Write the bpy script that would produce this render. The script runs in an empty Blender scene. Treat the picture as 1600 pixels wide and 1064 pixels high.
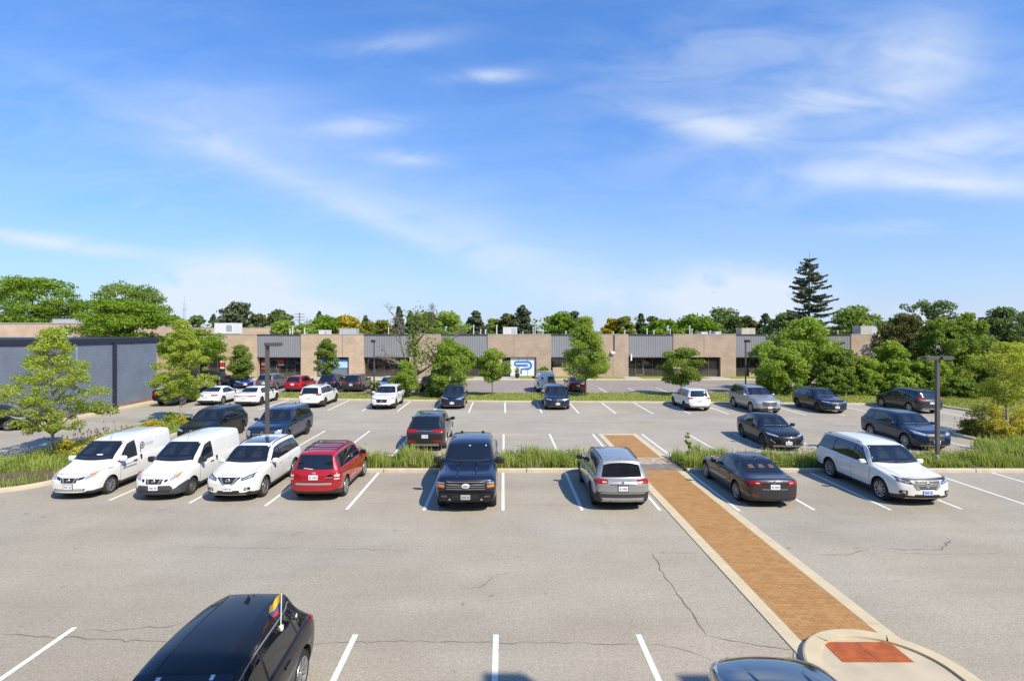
import bpy, bmesh, math, random
import numpy as np
from mathutils import Vector, Matrix
from mathutils.bvhtree import BVHTree
random.seed(7); rng = np.random.default_rng(7)
C = bpy.context.scene.collection
scn = bpy.context.scene
# ---------------------------------------------------------------- camera
F_PX, CXP, HZ, CAMH = 835.0, 786.0, 516.0, 6.0
cam = bpy.data.cameras.new('camera'); camo = bpy.data.objects.new('camera', cam); C.objects.link(camo)
camo.location = (0, 0, CAMH); camo.rotation_euler = (math.radians(90), 0, 0)
cam.sensor_width = 36; cam.lens = F_PX / 1600 * 36
cam.shift_x = (800 - CXP) / 1600; cam.shift_y = -(532 - HZ) / 1600
cam.clip_start = 0.1; cam.clip_end = 3000
scn.camera = camo
def at(px, py, z=0.0):
    Y = F_PX * (CAMH - z) / (py - HZ)
    return Vector(((px - CXP) * Y / F_PX, Y, z))
def atY(px, py, Y):
    return Vector(((px - CXP) * Y / F_PX, Y, CAMH - (py - HZ) * Y / F_PX))
# ---------------------------------------------------------------- light
SUN = Vector((0.68, -0.75, 1.0)).normalized()
ELEV = math.asin(SUN.z); AZ = math.atan2(SUN.x, SUN.y)
sl = bpy.data.lights.new('sun', 'SUN'); so = bpy.data.objects.new('sun', sl); C.objects.link(so)
sl.energy = 4.05; sl.angle = math.radians(0.5); sl.color = (1.0, 0.91, 0.76)
so.rotation_euler = SUN.to_track_quat('Z', 'Y').to_euler(); so.location = (20, -20, 60)
SKY_STRENGTH = 0.15
scn.view_settings.view_transform = 'Standard'; scn.view_settings.look = 'None'
scn.view_settings.exposure = 0.66; scn.view_settings.gamma = 1.0
scn.view_settings.use_curve_mapping = False
world = bpy.data.worlds.new('World'); scn.world = world; world.use_nodes = True
def build_sky():
    nt = world.node_tree; N = nt.nodes; Lk = nt.links; N.clear()
    out = N.new('ShaderNodeOutputWorld'); bg = N.new('ShaderNodeBackground')
    sky = N.new('ShaderNodeTexSky'); sky.sky_type = 'NISHITA'; sky.sun_disc = False
    sky.sun_elevation = ELEV; sky.sun_rotation = AZ
    sky.air_density = 1.0; sky.dust_density = 0.6; sky.ozone_density = 2.2; sky.altitude = 100
    def M(op, a, b=None, c=None, clamp=False):
        n = N.new('ShaderNodeMath'); n.operation = op; n.use_clamp = clamp
        for i, v in enumerate((a, b, c)):
            if v is None: continue
            if isinstance(v, (int, float)): n.inputs[i].default_value = v
            else: Lk.new(v, n.inputs[i])
        return n.outputs[0]
    tc = N.new('ShaderNodeTexCoord'); sep = N.new('ShaderNodeSeparateXYZ'); Lk.new(tc.outputs['Generated'], sep.inputs[0])
    x, y, z = sep.outputs
    ay = M('MAXIMUM', M('ABSOLUTE', y), 0.08)
    u = M('DIVIDE', x, ay); v = M('DIVIDE', M('MAXIMUM', z, 0.0), ay)
    comb = N.new('ShaderNodeCombineXYZ'); Lk.new(u, comb.inputs[0]); Lk.new(v, comb.inputs[1])
    def noise(sx, sy, rot, scale, detail, dist=0.0, rough=0.55, off=0.0):
        mp = N.new('ShaderNodeMapping'); mp.inputs['Scale'].default_value = (sx, sy, 1); mp.inputs['Rotation'].default_value = (0, 0, rot)
        mp.inputs['Location'].default_value = (off, off * .7, off * .3)
        Lk.new(comb.outputs[0], mp.inputs[0])
        n = N.new('ShaderNodeTexNoise'); n.inputs['Scale'].default_value = scale; n.inputs['Detail'].default_value = detail
        n.inputs['Roughness'].default_value = rough; n.inputs['Distortion'].default_value = dist
        Lk.new(mp.outputs[0], n.inputs['Vector']); return n.outputs['Fac']
    fine = noise(1.0, 3.6, 0.18, 4.2, 10, 0.9, 0.56)
    broad = noise(1.0, 2.2, -0.25, 1.6, 5, 0.6, 0.5, 3.1)
    puff = noise(1.0, 1.5, 0.0, 14.0, 8, 0.2, 0.6, 1.7)
    wob = noise(1.0, 1.0, 0.0, 2.5, 4, 0.0, 0.5, 9.0)
    total = None
    def wisp(px, py, rx, ry, deg, amt, tex, lo, hi, bend=0.0):
        nonlocal total
        cu, cv = (px - CXP) / F_PX, (HZ - py) / F_PX; rx /= F_PX; ry /= F_PX; a = math.radians(deg)
        du = M('SUBTRACT', u, cu); dv = M('SUBTRACT', M('ADD', v, M('MULTIPLY', M('SUBTRACT', wob, 0.5), ry * 1.6)), cv)
        p = M('ADD', M('MULTIPLY', du, math.cos(a)), M('MULTIPLY', dv, math.sin(a)))
        q = M('SUBTRACT', M('MULTIPLY', dv, math.cos(a)), M('MULTIPLY', du, math.sin(a)))
        pp = M('DIVIDE', p, rx)
        if bend: q = M('SUBTRACT', q, M('MULTIPLY', M('MULTIPLY', pp, pp), bend * ry))
        qq = M('DIVIDE', q, ry)
        g = M('EXPONENT', M('MULTIPLY', M('ADD', M('MULTIPLY', pp, pp), M('MULTIPLY', qq, qq)), -1.0))
        mr = N.new('ShaderNodeMapRange'); mr.interpolation_type = 'SMOOTHSTEP'; mr.inputs[1].default_value = lo; mr.inputs[2].default_value = hi
        Lk.new(tex, mr.inputs[0])
        w = M('MULTIPLY', M('MULTIPLY', g, mr.outputs[0]), amt)
        total = w if total is None else M('ADD', total, w)
    wisp(768, 118, 60, 11, 2, .7, fine, .15, .6)
    wisp(565, 198, 66, 15, 3, .55, fine, .15, .62)
    wisp(640, 248, 52, 11, -2, .5, fine, .15, .62)
    wisp(620, 66, 90, 14, 6, .35, fine, .2, .7)
    wisp(1100, 190, 100, 22, -10, .5, fine, .1, .6)
    wisp(1270, 165, 210, 38, 14, .34, fine, .15, .65)
    wisp(1420, 95, 130, 80, 35, .55, broad, .25, .65)
    wisp(1440, 232, 270, 26, 14, .34, fine, .1, .6)
    wisp(1560, 240, 170, 50, 8, .26, fine, .1, .6)
    wisp(1470, 285, 170, 18, -2, .6, fine, .1, .6)
    wisp(450, 280, 330, 18, -24, .26, fine, .1, .65)
    wisp(760, 385, 260, 34, -18, .30, fine, .1, .65)
    wisp(300, 180, 260, 70, -10, .22, broad, .3, .7)
    wisp(80, 376, 160, 12, -7, .75, fine, .1, .6)
    wisp(1390, 357, 70, 11, 0, .45, fine, .1, .6)
    wisp(345, 462, 90, 46, 0, 2.0, puff, .22, .50)
    wisp(1160, 472, 100, 40, 0, 1.7, puff, .22, .52)
    wisp(485, 492, 70, 18, 0, 1.0, puff, .36, .6)
    wisp(960, 462, 90, 16, 0, .4, puff, .3, .6)
    wisp(1430, 498, 90, 16, 0, .6, puff, .3, .6)
    wisp(1330, 190, 360, 150, 10, .20, fine, .2, .7)
    wisp(250, 240, 380, 150, -14, .12, fine, .2, .7)
    wisp(1150, 70, 240, 60, 10, .25, fine, .2, .7)
    wisp(700, 330, 420, 70, -20, .16, broad, .2, .7)
    wisp(800, 455, 900, 70, 0, .22, broad, .2, .7)
    # faint high cirrus everywhere else
    hi = M('MULTIPLY', M('MULTIPLY', fine, broad), 0.24)
    total = M('MINIMUM', M('ADD', total, hi), 0.92)
    # pale band towards the horizon
    band = M('EXPONENT', M('MULTIPLY', M('MAXIMUM', z, 0.0), -6.5))
    sat = N.new('ShaderNodeHueSaturation'); sat.inputs['Saturation'].default_value = 1.0; sat.inputs['Value'].default_value = SKY_GAIN
    sat.inputs['Hue'].default_value = 0.5
    Lk.new(sky.outputs[0], sat.inputs['Color'])
    tint = N.new('ShaderNodeMix'); tint.data_type = 'RGBA'; tint.blend_type = 'MULTIPLY'; tint.inputs[0].default_value = 1
    Lk.new(sat.outputs[0], tint.inputs[6]); tint.inputs[7].default_value = SKY_TINT
    zr = N.new('ShaderNodeMapRange'); zr.inputs[1].default_value = .10; zr.inputs[2].default_value = .50; zr.inputs[3].default_value = .80; zr.inputs[4].default_value = 1.0; Lk.new(z, zr.inputs[0])
    dim = N.new('ShaderNodeMix'); dim.data_type = 'RGBA'; dim.blend_type = 'MULTIPLY'; dim.inputs[0].default_value = 1; Lk.new(tint.outputs[2], dim.inputs[6]); Lk.new(zr.outputs[0], dim.inputs[7]); tint = dim
    hz = N.new('ShaderNodeMix'); hz.data_type = 'RGBA'; Lk.new(M('MULTIPLY', band, 0.9), hz.inputs[0])
    Lk.new(tint.outputs[2], hz.inputs[6]); hz.inputs[7].default_value = HORIZON
    mix = N.new('ShaderNodeMix'); mix.data_type = 'RGBA'; Lk.new(total, mix.inputs[0])
    Lk.new(hz.outputs[2], mix.inputs[6]); mix.inputs[7].default_value = CLOUD
    Lk.new(mix.outputs[2], bg.inputs['Color']); bg.inputs['Strength'].default_value = SKY_STRENGTH
    Lk.new(bg.outputs[0], out.inputs[0])
SKY_GAIN = 1.0; SKY_TINT = (.275, .645, 1.05, 1); HORIZON = (2.85, 3.12, 3.95, 1); CLOUD = (3.25, 3.65, 4.25, 1)
build_sky()
# ---------------------------------------------------------------- helpers
class MB:
    def __init__(s): s.v = []; s.f = []; s.m = []
    def add(s, vs, fs, mi=0):
        b = len(s.v); s.v += [tuple(p) for p in vs]; s.f += [tuple(i + b for i in f) for f in fs]; s.m += [mi] * len(fs)
    def box(s, x0, x1, y0, y1, z0, z1, mi=0):
        s.add([(x0,y0,z0),(x1,y0,z0),(x1,y1,z0),(x0,y1,z0),(x0,y0,z1),(x1,y0,z1),(x1,y1,z1),(x0,y1,z1)],
              [(0,3,2,1),(4,5,6,7),(0,1,5,4),(1,2,6,5),(2,3,7,6),(3,0,4,7)], mi)
    def quad(s, a, b, c, d, mi=0): s.add([a,b,c,d], [(0,1,2,3)], mi)
    def prism(s, pts, z0, z1, mi=0):
        n = len(pts); s.add([(p[0],p[1],z0) for p in pts] + [(p[0],p[1],z1) for p in pts],
            [tuple(range(n-1,-1,-1)), tuple(range(n,2*n))] + [(i,(i+1)%n,n+(i+1)%n,n+i) for i in range(n)], mi)
    def tube(s, pts, rad, n=8, mi=0, cap=True):
        pts = [Vector(p) for p in pts]; b = len(s.v); ring = []
        for i, p in enumerate(pts):
            d = (pts[min(i+1,len(pts)-1)] - pts[max(i-1,0)]); d = d.normalized() if d.length > 1e-9 else Vector((0,0,1))
            a = d.orthogonal().normalized() if i == 0 else (a - d * a.dot(d)).normalized()
            c = d.cross(a); r = rad[i] if isinstance(rad, (list, tuple)) else rad
            for k in range(n):
                t = 2*math.pi*k/n; ring.append(p + (a*math.cos(t) + c*math.sin(t))*r)
        fs = [(i*n+k, i*n+(k+1)%n, (i+1)*n+(k+1)%n, (i+1)*n+k) for i in range(len(pts)-1) for k in range(n)]
        if cap: fs += [tuple(range(n-1,-1,-1)), tuple((len(pts)-1)*n+k for k in range(n))]
        s.add(ring, fs, mi)
    def lathe(s, prof, n=24, axis='x', mi=0, closed=False):
        vs = []; m = len(prof)
        for k in range(n):
            t = 2*math.pi*k/n; c, q = math.cos(t), math.sin(t)
            for (a, r) in prof:
                vs.append((a, r*c, r*q) if axis == 'x' else ((r*c, r*q, a) if axis == 'z' else (r*c, a, r*q)))
        fs = [(k*m+i, k*m+i+1, ((k+1)%n)*m+i+1, ((k+1)%n)*m+i) for k in range(n) for i in range(m-1)]
        s.add(vs, fs, mi)
    def ball(s, c, r, nu=12, nv=8, mi=0):
        vs = [(c[0]+r[0]*math.sin(math.pi*j/nv)*math.cos(2*math.pi*i/nu), c[1]+r[1]*math.sin(math.pi*j/nv)*math.sin(2*math.pi*i/nu), c[2]+r[2]*math.cos(math.pi*j/nv)) for j in range(nv+1) for i in range(nu)]
        s.add(vs, [(j*nu+i, (j+1)*nu+i, (j+1)*nu+(i+1)%nu, j*nu+(i+1)%nu) for j in range(nv) for i in range(nu)], mi)
    def mesh(s, name, mats, smooth=False, angle=None):
        me = bpy.data.meshes.new(name); me.from_pydata(s.v, [], s.f)
        for m in (mats if isinstance(mats, (list, tuple)) else [mats]): me.materials.append(m)
        me.polygons.foreach_set('material_index', s.m)
        if smooth:
            me.polygons.foreach_set('use_smooth', [True]*len(s.f))
            if angle: me.set_sharp_from_angle(angle=math.radians(angle))
        me.update(); return me
    def build(s, name, mats, parent=None, loc=(0,0,0), smooth=False, angle=None):
        return link(name, s.mesh(name, mats, smooth, angle), parent, loc)
def link(name, me, parent=None, loc=(0,0,0)):
    o = bpy.data.objects.new(name, me); C.objects.link(o); o.location = loc
    if parent is not None: o.parent = parent
    return o
def tag(o, label=None, cat=None, group=None, kind=None):
    if label: o['label'] = label
    if cat: o['category'] = cat
    if group: o['group'] = group
    if kind: o['kind'] = kind
    return o
def thing(name, label, cat, loc=(0,0,0), rz=0.0, group=None):
    o = bpy.data.objects.new(name, None); C.objects.link(o); o.location = loc; o.rotation_euler = (0,0,rz)
    o.empty_display_size = 0.2
    return tag(o, label, cat, group)
def copy_tree(o, parent=None):
    c = o.copy(); C.objects.link(c)
    if parent is not None: c.parent = parent
    for ch in o.children: copy_tree(ch, c)
    return c
# ---------------------------------------------------------------- materials
MATS = {}
def pbr(name, col, rough=0.6, metal=0.0, coat=0.0, spec=0.5, var=0.0, vscale=3.0, bump=0.0, bscale=60.0, emit=None, trans=0.0):
    if name in MATS: return MATS[name]
    m = bpy.data.materials.new(name); m.use_nodes = True; nt = m.node_tree; N = nt.nodes; L = nt.links
    p = N['Principled BSDF']; p.inputs['Base Color'].default_value = (*col, 1); p.inputs['Roughness'].default_value = rough
    p.inputs['Metallic'].default_value = metal; p.inputs['Coat Weight'].default_value = coat; p.inputs['Coat Roughness'].default_value = 0.02
    p.inputs['Specular IOR Level'].default_value = spec
    g = N.new('ShaderNodeNewGeometry')
    if var:
        n = N.new('ShaderNodeTexNoise'); n.inputs['Scale'].default_value = vscale; n.inputs['Detail'].default_value = 6; L.new(g.outputs['Position'], n.inputs['Vector'])
        r = N.new('ShaderNodeMapRange'); r.inputs[1].default_value = .3; r.inputs[2].default_value = .7; r.inputs[3].default_value = 1-var; r.inputs[4].default_value = 1+var
        L.new(n.outputs['Fac'], r.inputs[0])
        x = N.new('ShaderNodeMix'); x.data_type = 'RGBA'; x.blend_type = 'MULTIPLY'; x.inputs[0].default_value = 1; x.inputs[6].default_value = (*col, 1)
        L.new(r.outputs[0], x.inputs[7]); L.new(x.outputs[2], p.inputs['Base Color'])
    if bump:
        n2 = N.new('ShaderNodeTexNoise'); n2.inputs['Scale'].default_value = bscale; n2.inputs['Detail'].default_value = 4; L.new(g.outputs['Position'], n2.inputs['Vector'])
        b = N.new('ShaderNodeBump'); b.inputs['Strength'].default_value = bump; b.inputs['Distance'].default_value = 0.01
        L.new(n2.outputs['Fac'], b.inputs['Height']); L.new(b.outputs[0], p.inputs['Normal'])
    if emit: p.inputs['Emission Color'].default_value = (*emit, 1); p.inputs['Emission Strength'].default_value = 1
    MATS[name] = m; return m
def asphalt_mat(name, base, seed=0.0):
    m = bpy.data.materials.new(name); m.use_nodes = True; nt = m.node_tree; N = nt.nodes; L = nt.links; p = N['Principled BSDF']
    g = N.new('ShaderNodeNewGeometry')
    def noise(scale, det, rough=.6, sc=(1,1,1)):
        mp = N.new('ShaderNodeMapping'); mp.inputs['Scale'].default_value = sc; mp.inputs['Location'].default_value = (seed, seed, 0); L.new(g.outputs['Position'], mp.inputs[0])
        n = N.new('ShaderNodeTexNoise'); n.inputs['Scale'].default_value = scale; n.inputs['Detail'].default_value = det; n.inputs['Roughness'].default_value = rough; L.new(mp.outputs[0], n.inputs['Vector']); return n.outputs['Fac']
    def rng_(a, lo, hi, o0, o1):
        r = N.new('ShaderNodeMapRange'); r.inputs[1].default_value = lo; r.inputs[2].default_value = hi; r.inputs[3].default_value = o0; r.inputs[4].default_value = o1; L.new(a, r.inputs[0]); return r.outputs[0]
    def mul(a, b):
        n = N.new('ShaderNodeMath'); n.operation = 'MULTIPLY'; L.new(a, n.inputs[0]); L.new(b, n.inputs[1]); return n.outputs[0]
    grain = mul(rng_(noise(30, 3, .7), .3, .7, .70, 1.30), rng_(noise(11, 3, .6), .3, .7, .90, 1.10))
    patch = rng_(noise(.35, 6, .62), .3, .7, .90, 1.09)
    streak = rng_(noise(.5, 5, .6, (.25, 1.6, 1)), .35, .7, .95, 1.05)
    # scattered darker stones and stains
    vo = N.new('ShaderNodeTexVoronoi'); vo.inputs['Scale'].default_value = 26; L.new(g.outputs['Position'], vo.inputs['Vector'])
    st = rng_(vo.outputs['Distance'], .0, .25, .82, 1.0)
    oil = rng_(noise(1.1, 4, .5), .66, .80, 1.0, .80)
    tyre = rng_(noise(.9, 6, .65, (3.0, .22, 1)), .60, .80, 1.0, .87)
    seal = rng_(noise(.10, 5, .6, (.35, 1, 1)), .44, .52, .945, 1.03)
    drip = rng_(noise(2.6, 2, .5), .71, .78, 1.0, .64)
    f = mul(mul(mul(mul(grain, patch), mul(streak, st)), oil), mul(mul(tyre, seal), drip))
    cm = N.new('ShaderNodeMix'); cm.data_type = 'RGBA'; L.new(rng_(noise(.18, 3), .35, .65, 0, 1), cm.inputs[0])
    cm.inputs[6].default_value = (*base, 1); cm.inputs[7].default_value = (base[0]*.96, base[1]*.985, base[2]*1.06, 1)
    x = N.new('ShaderNodeMix'); x.data_type = 'RGBA'; x.blend_type = 'MULTIPLY'; x.inputs[0].default_value = 1; L.new(cm.outputs[2], x.inputs[6]); L.new(f, x.inputs[7])
    L.new(x.outputs[2], p.inputs['Base Color']); p.inputs['Roughness'].default_value = .88; p.inputs['Specular IOR Level'].default_value = .3
    b = N.new('ShaderNodeBump'); b.inputs['Strength'].default_value = .45; b.inputs['Distance'].default_value = .012; L.new(noise(55, 4, .7), b.inputs['Height']); L.new(b.outputs[0], p.inputs['Normal'])
    return m
def brick_mat(name, c1, c2, mortar, bw=.4, bh=.1, axis='xz'):
    m = bpy.data.materials.new(name); m.use_nodes = True; nt = m.node_tree; N = nt.nodes; L = nt.links; p = N['Principled BSDF']
    g = N.new('ShaderNodeNewGeometry'); s = N.new('ShaderNodeSeparateXYZ'); L.new(g.outputs['Position'], s.inputs[0])
    c = N.new('ShaderNodeCombineXYZ'); a = N.new('ShaderNodeMath'); a.operation = 'ADD'; L.new(s.outputs[0], a.inputs[0]); L.new(s.outputs[1], a.inputs[1])
    L.new(a.outputs[0], c.inputs[0]); L.new(s.outputs[2], c.inputs[1])
    b = N.new('ShaderNodeTexBrick'); b.inputs['Scale'].default_value = 1; b.inputs['Brick Width'].default_value = bw; b.inputs['Row Height'].default_value = bh
    b.inputs['Mortar Size'].default_value = .012; b.inputs['Color1'].default_value = (*c1, 1); b.inputs['Color2'].default_value = (*c2, 1); b.inputs['Mortar'].default_value = (*mortar, 1)
    b.inputs['Bias'].default_value = -.1; L.new(c.outputs[0], b.inputs['Vector'])
    n = N.new('ShaderNodeTexNoise'); n.inputs['Scale'].default_value = .7; n.inputs['Detail'].default_value = 8; n.inputs['Roughness'].default_value = .65; L.new(g.outputs['Position'], n.inputs['Vector'])
    r = N.new('ShaderNodeMapRange'); r.inputs[1].default_value = .3; r.inputs[2].default_value = .7; r.inputs[3].default_value = .84; r.inputs[4].default_value = 1.14; L.new(n.outputs['Fac'], r.inputs[0])
    x = N.new('ShaderNodeMix'); x.data_type = 'RGBA'; x.blend_type = 'MULTIPLY'; x.inputs[0].default_value = 1; L.new(b.outputs['Color'], x.inputs[6]); L.new(r.outputs[0], x.inputs[7])
    L.new(x.outputs[2], p.inputs['Base Color']); p.inputs['Roughness'].default_value = .9
    bu = N.new('ShaderNodeBump'); bu.inputs['Strength'].default_value = .5; bu.inputs['Distance'].default_value = .01; bu.invert = True; L.new(b.outputs['Fac'], bu.inputs['Height']); L.new(bu.outputs[0], p.inputs['Normal'])
    return m
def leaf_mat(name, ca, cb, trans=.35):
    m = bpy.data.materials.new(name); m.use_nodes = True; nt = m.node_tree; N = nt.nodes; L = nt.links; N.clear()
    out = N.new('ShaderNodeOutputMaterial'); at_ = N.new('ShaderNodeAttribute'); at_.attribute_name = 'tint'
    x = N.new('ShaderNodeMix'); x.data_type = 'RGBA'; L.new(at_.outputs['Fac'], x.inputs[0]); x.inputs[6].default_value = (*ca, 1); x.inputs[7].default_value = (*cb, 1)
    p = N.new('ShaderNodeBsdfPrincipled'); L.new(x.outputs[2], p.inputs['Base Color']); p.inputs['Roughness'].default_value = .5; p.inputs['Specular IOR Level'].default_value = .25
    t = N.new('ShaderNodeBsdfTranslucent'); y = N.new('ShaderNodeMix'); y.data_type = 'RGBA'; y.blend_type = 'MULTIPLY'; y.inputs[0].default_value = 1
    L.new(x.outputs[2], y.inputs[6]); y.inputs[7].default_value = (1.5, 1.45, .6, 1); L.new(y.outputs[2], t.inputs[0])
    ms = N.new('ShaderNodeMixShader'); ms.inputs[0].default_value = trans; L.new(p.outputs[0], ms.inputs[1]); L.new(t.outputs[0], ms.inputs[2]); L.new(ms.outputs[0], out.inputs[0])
    return m
def wear_paint(m):
    nt = m.node_tree; N = nt.nodes; L = nt.links; p = N['Principled BSDF']; g = N.new('ShaderNodeNewGeometry')
    n = N.new('ShaderNodeTexNoise'); n.inputs['Scale'].default_value = 7; n.inputs['Detail'].default_value = 9; n.inputs['Roughness'].default_value = .72; L.new(g.outputs['Position'], n.inputs['Vector'])
    r = N.new('ShaderNodeMapRange'); r.inputs[1].default_value = .56; r.inputs[2].default_value = .70; L.new(n.outputs['Fac'], r.inputs[0])
    x = N.new('ShaderNodeMix'); x.data_type = 'RGBA'; L.new(r.outputs[0], x.inputs[0]); x.inputs[6].default_value = (.72,.71,.66,1); x.inputs[7].default_value = (.36,.32,.25,1); L.new(x.outputs[2], p.inputs['Base Color'])
M_ASPH = asphalt_mat('asphalt', (.355, .310, .236))
M_ROAD = asphalt_mat('road_asphalt', (.285, .240, .195), 40)
M_PAINT = pbr('road_paint', (.70, .69, .64), .7, bump=.2)
wear_paint(M_PAINT)
M_CONC = pbr('concrete', (.52, .45, .335), .85, var=.10, vscale=2.5, bump=.3)
M_CONC2 = pbr('concrete_grey', (.40, .37, .32), .85, var=.12, vscale=1.5, bump=.3)
M_CRACK = pbr('crack_dark', (.155, .132, .108), .95, var=.2)
M_SOIL = pbr('mulch', (.12, .085, .05), .95, var=.35, vscale=6, bump=1.0, bscale=30)
M_LAWN = pbr('lawn', (.20, .22, .04), .9, var=.28, vscale=1.6, bump=1.0, bscale=18)
M_GROUND = pbr('field', (.10, .12, .045), .95, var=.3, vscale=.2)
M_PAVER = pbr('clay_paver', (.365, .192, .064), .85, var=.07, vscale=2.2, bump=.3)
M_PAVER2 = pbr('clay_paver_pale', (.385, .21, .075), .85, var=.07, vscale=2.2, bump=.3)
M_PAVER3 = pbr('clay_paver_brown', (.34, .175, .056), .85, var=.07, vscale=2.2, bump=.3)
M_JOINT = pbr('joint_sand', (.30, .16, .055), .95, var=.2)
M_BORDER = pbr('border_concrete', (.53, .445, .29), .85, var=.08, vscale=3, bump=.2)
M_TACT = pbr('rusty_iron', (.37, .088, .02), .7, var=.25, vscale=5, bump=.2)
M_BLACK = pbr('black_plastic', (.018, .018, .02), .45)
M_DKMET = pbr('dark_bronze_metal', (.11, .10, .09), .5, metal=.2, var=.08)
M_BARK = pbr('bark', (.17, .135, .10), .95, var=.3, vscale=9, bump=1, bscale=25)
M_BARKP = pbr('pale_bark', (.36, .30, .22), .95, var=.3, vscale=9, bump=1, bscale=25)
# ================================================================ ground
def sheet(name, pts, z, mat, kind='structure'):
    b = MB(); b.add([(x, y, z) for x, y in pts], [tuple(range(len(pts)))]); o = b.build(name, mat); return tag(o, kind=kind)
sheet('ground', [(-1500,-600),(1500,-600),(1500,2600),(-1500,2600)], -.03, M_GROUND)
sheet('parking_lot', [(-95,-30),(60,-30),(60,50.2),(-95,50.2)], 0, M_ASPH)
sheet('road', [(-95,50.2),(80,50.2),(80,64.3),(-95,64.3)], 0.0, M_ROAD)
def line(x0, y0, x1, y1, w=.11):
    d = Vector((x1-x0, y1-y0, 0)).normalized(); n = Vector((-d.y, d.x, 0))*w/2
    b = MB(); a, c = Vector((x0,y0,.004)), Vector((x1,y1,.004)); b.quad(a-n, c-n, c+n, a+n)
    tag(b.build('parking_line', M_PAINT), kind='structure')
for x in (-11.55, -8.65, -5.8, -2.91, -.14, 2.67): line(x, 4, x, 10.55 + (.25 if x < -8 else 0))
for x, y in ((-13.9,18.85),(-10.9,18.55),(-8.13,18.25),(-5.24,17.9),(-2.64,17.8),(0,17.8),(2.64,17.8),(5.24,17.8),(7.86,17.75),(10.4,17.85),(12.95,17.85),(15.4,17.95),(18.0,17.95),(20.6,18),(23.2,18)):
    line(x, y, x, 22.52)
for k in range(-6, 10):
    x = .03 + 2.66*k
    if 5.0 < x < 8.2: x = 5.18 if x < 6.5 else 8.02
    line(x, 25.24, x, 30.9 if k > -3 else 31.9)
def ykerb(x):
    P = [(-40,47.9),(-17,46.0),(0,44.5),(14,44.0),(34.3,42.6)]
    for (a, b), (c, d) in zip(P, P[1:]):
        if x <= c: return b + (d-b)*(x-a)/(c-a)
    return 42.6
for k in range(-9, 13):
    x = .16 + 2.66*k; y = ykerb(x); line(x, y-5.7, x, y-.16, .12)
for x in (-26,-23,-20,-17,-14,-11,-8,4,7,10,13,16,19): line(x, 51.0, x, 55.8, .11)
# cracks
def crack(pts, w, name='pavement_crack'):
    P = [at(*p) for p in pts]; Q = []
    for a, b in zip(P, P[1:]):
        n = max(2, int((b-a).length/.16))
        for i in range(n):
            q = a.lerp(b, i/n); q.x += random.gauss(0, .025); q.y += random.gauss(0, .025); Q.append(q)
    Q.append(P[-1]); m = MB(); pr = None
    for i, q in enumerate(Q):
        d = (Q[min(i+1,len(Q)-1)] - Q[max(i-1,0)]).normalized(); nn = Vector((-d.y, d.x, 0))
        ww = w*.75*random.uniform(.25, 1.3)*min(1, .3+i/3, .3+(len(Q)-1-i)/3)
        a, b = q - nn*ww/2, q + nn*ww/2; a.z = b.z = .003
        if pr: m.quad(pr[0], a, b, pr[1])
        pr = (a, b)
    tag(m.build(name, M_CRACK), kind='structure')
crack([(1018,862),(1033,890),(1050,915),(1060,930),(1085,962),(1103,992)], .05)
crack([(1103,992),(1140,999),(1170,1006),(1215,1012),(1240,1015)], .035)
crack([(1025,863),(1060,864),(1090,864)], .025)
crack([(721,914),(735,919),(749,918),(762,909),(773,898),(787,896),(804,893)], .03)
crack([(0,990),(60,994),(150,997),(265,1003)], .035)
crack([(130,985),(215,982),(232,978),(262,980),(290,972)], .03)
crack([(1280,867),(1330,866),(1345,860),(1357,856)], .04)
crack([(1377,855),(1410,859),(1470,858),(1488,842)], .06)
crack([(1395,864),(1480,866),(1560,864)], .025)
crack([(420,1008),(560,1003),(775,1003),(900,1003),(1000,1007)], .03)
crack([(1000,1007),(1060,1012),(1110,1030)], .025)
crack([(555,786),(640,787)], .03); crack([(790,788),(905,789)], .025); crack([(510,857),(640,860)], .02); crack([(300,855),(440,857),(470,852)], .02)
crack([(560,659),(640,660),(760,658),(900,661),(1010,659)], .07); crack([(960,741),(985,742)], .02)
crack([(1240,1000),(1241,1020),(1238,1040)], .05)
crack([(500,703),(530,706)], .05); crack([(620,728),(560,742),(540,755)], .02)
# kerbs
def path_kerb(name, pts, w=.16, h=.13, mat=None, parent=None, z0=-.02):
    m = MB(); n = len(pts); L_, R_ = [], []
    for i, p in enumerate(pts):
        a, b = Vector((*pts[max(i-1,0)],0)), Vector((*pts[min(i+1,n-1)],0)); d = (b-a).normalized(); nn = Vector((-d.y, d.x, 0))
        p = Vector((*p, 0)); L_.append(p); R_.append(p + nn*w)
    for i in range(n-1):
        a, b, c, d = L_[i], L_[i+1], R_[i+1], R_[i]; s = .018
        up = lambda q, z: Vector((q.x, q.y, z))
        ia, ib = a.lerp(d, .12), b.lerp(c, .12)
        m.quad(up(a,z0), up(b,z0), up(b,h-s), up(a,h-s)); m.quad(up(a,h-s), up(b,h-s), up(ib,h), up(ia,h)); m.quad(up(ia,h), up(ib,h), up(c,h), up(d,h)); m.quad(up(d,h), up(c,h), up(c,z0), up(d,z0))
    for i in (0, n-1):
        a, d = L_[i], R_[i]; m.quad((a.x,a.y,z0),(d.x,d.y,z0),(d.x,d.y,h),(a.x,a.y,h))
    o = m.build(name, mat or M_CONC, parent); return o
def kerb_run(x0, x1, y, step=3.05, parent=None, mat=None):
    x = x0
    while x < x1 - .1:
        e = min(x1, x + step*random.uniform(.96, 1.04)); j = random.uniform(-.015, .015)
        path_kerb('kerb_stone', [(x+.015, y+j), (e-.015, y+j+random.uniform(-.012,.012))], .2, .14+random.uniform(-.008,.008), mat, parent); x = e
kerb = thing('kerb', None, None); kerb['kind'] = 'structure'
kerb_run(-17.3, 5.38, 22.55, parent=kerb); kerb_run(7.78, 27, 22.55, parent=kerb)
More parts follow.
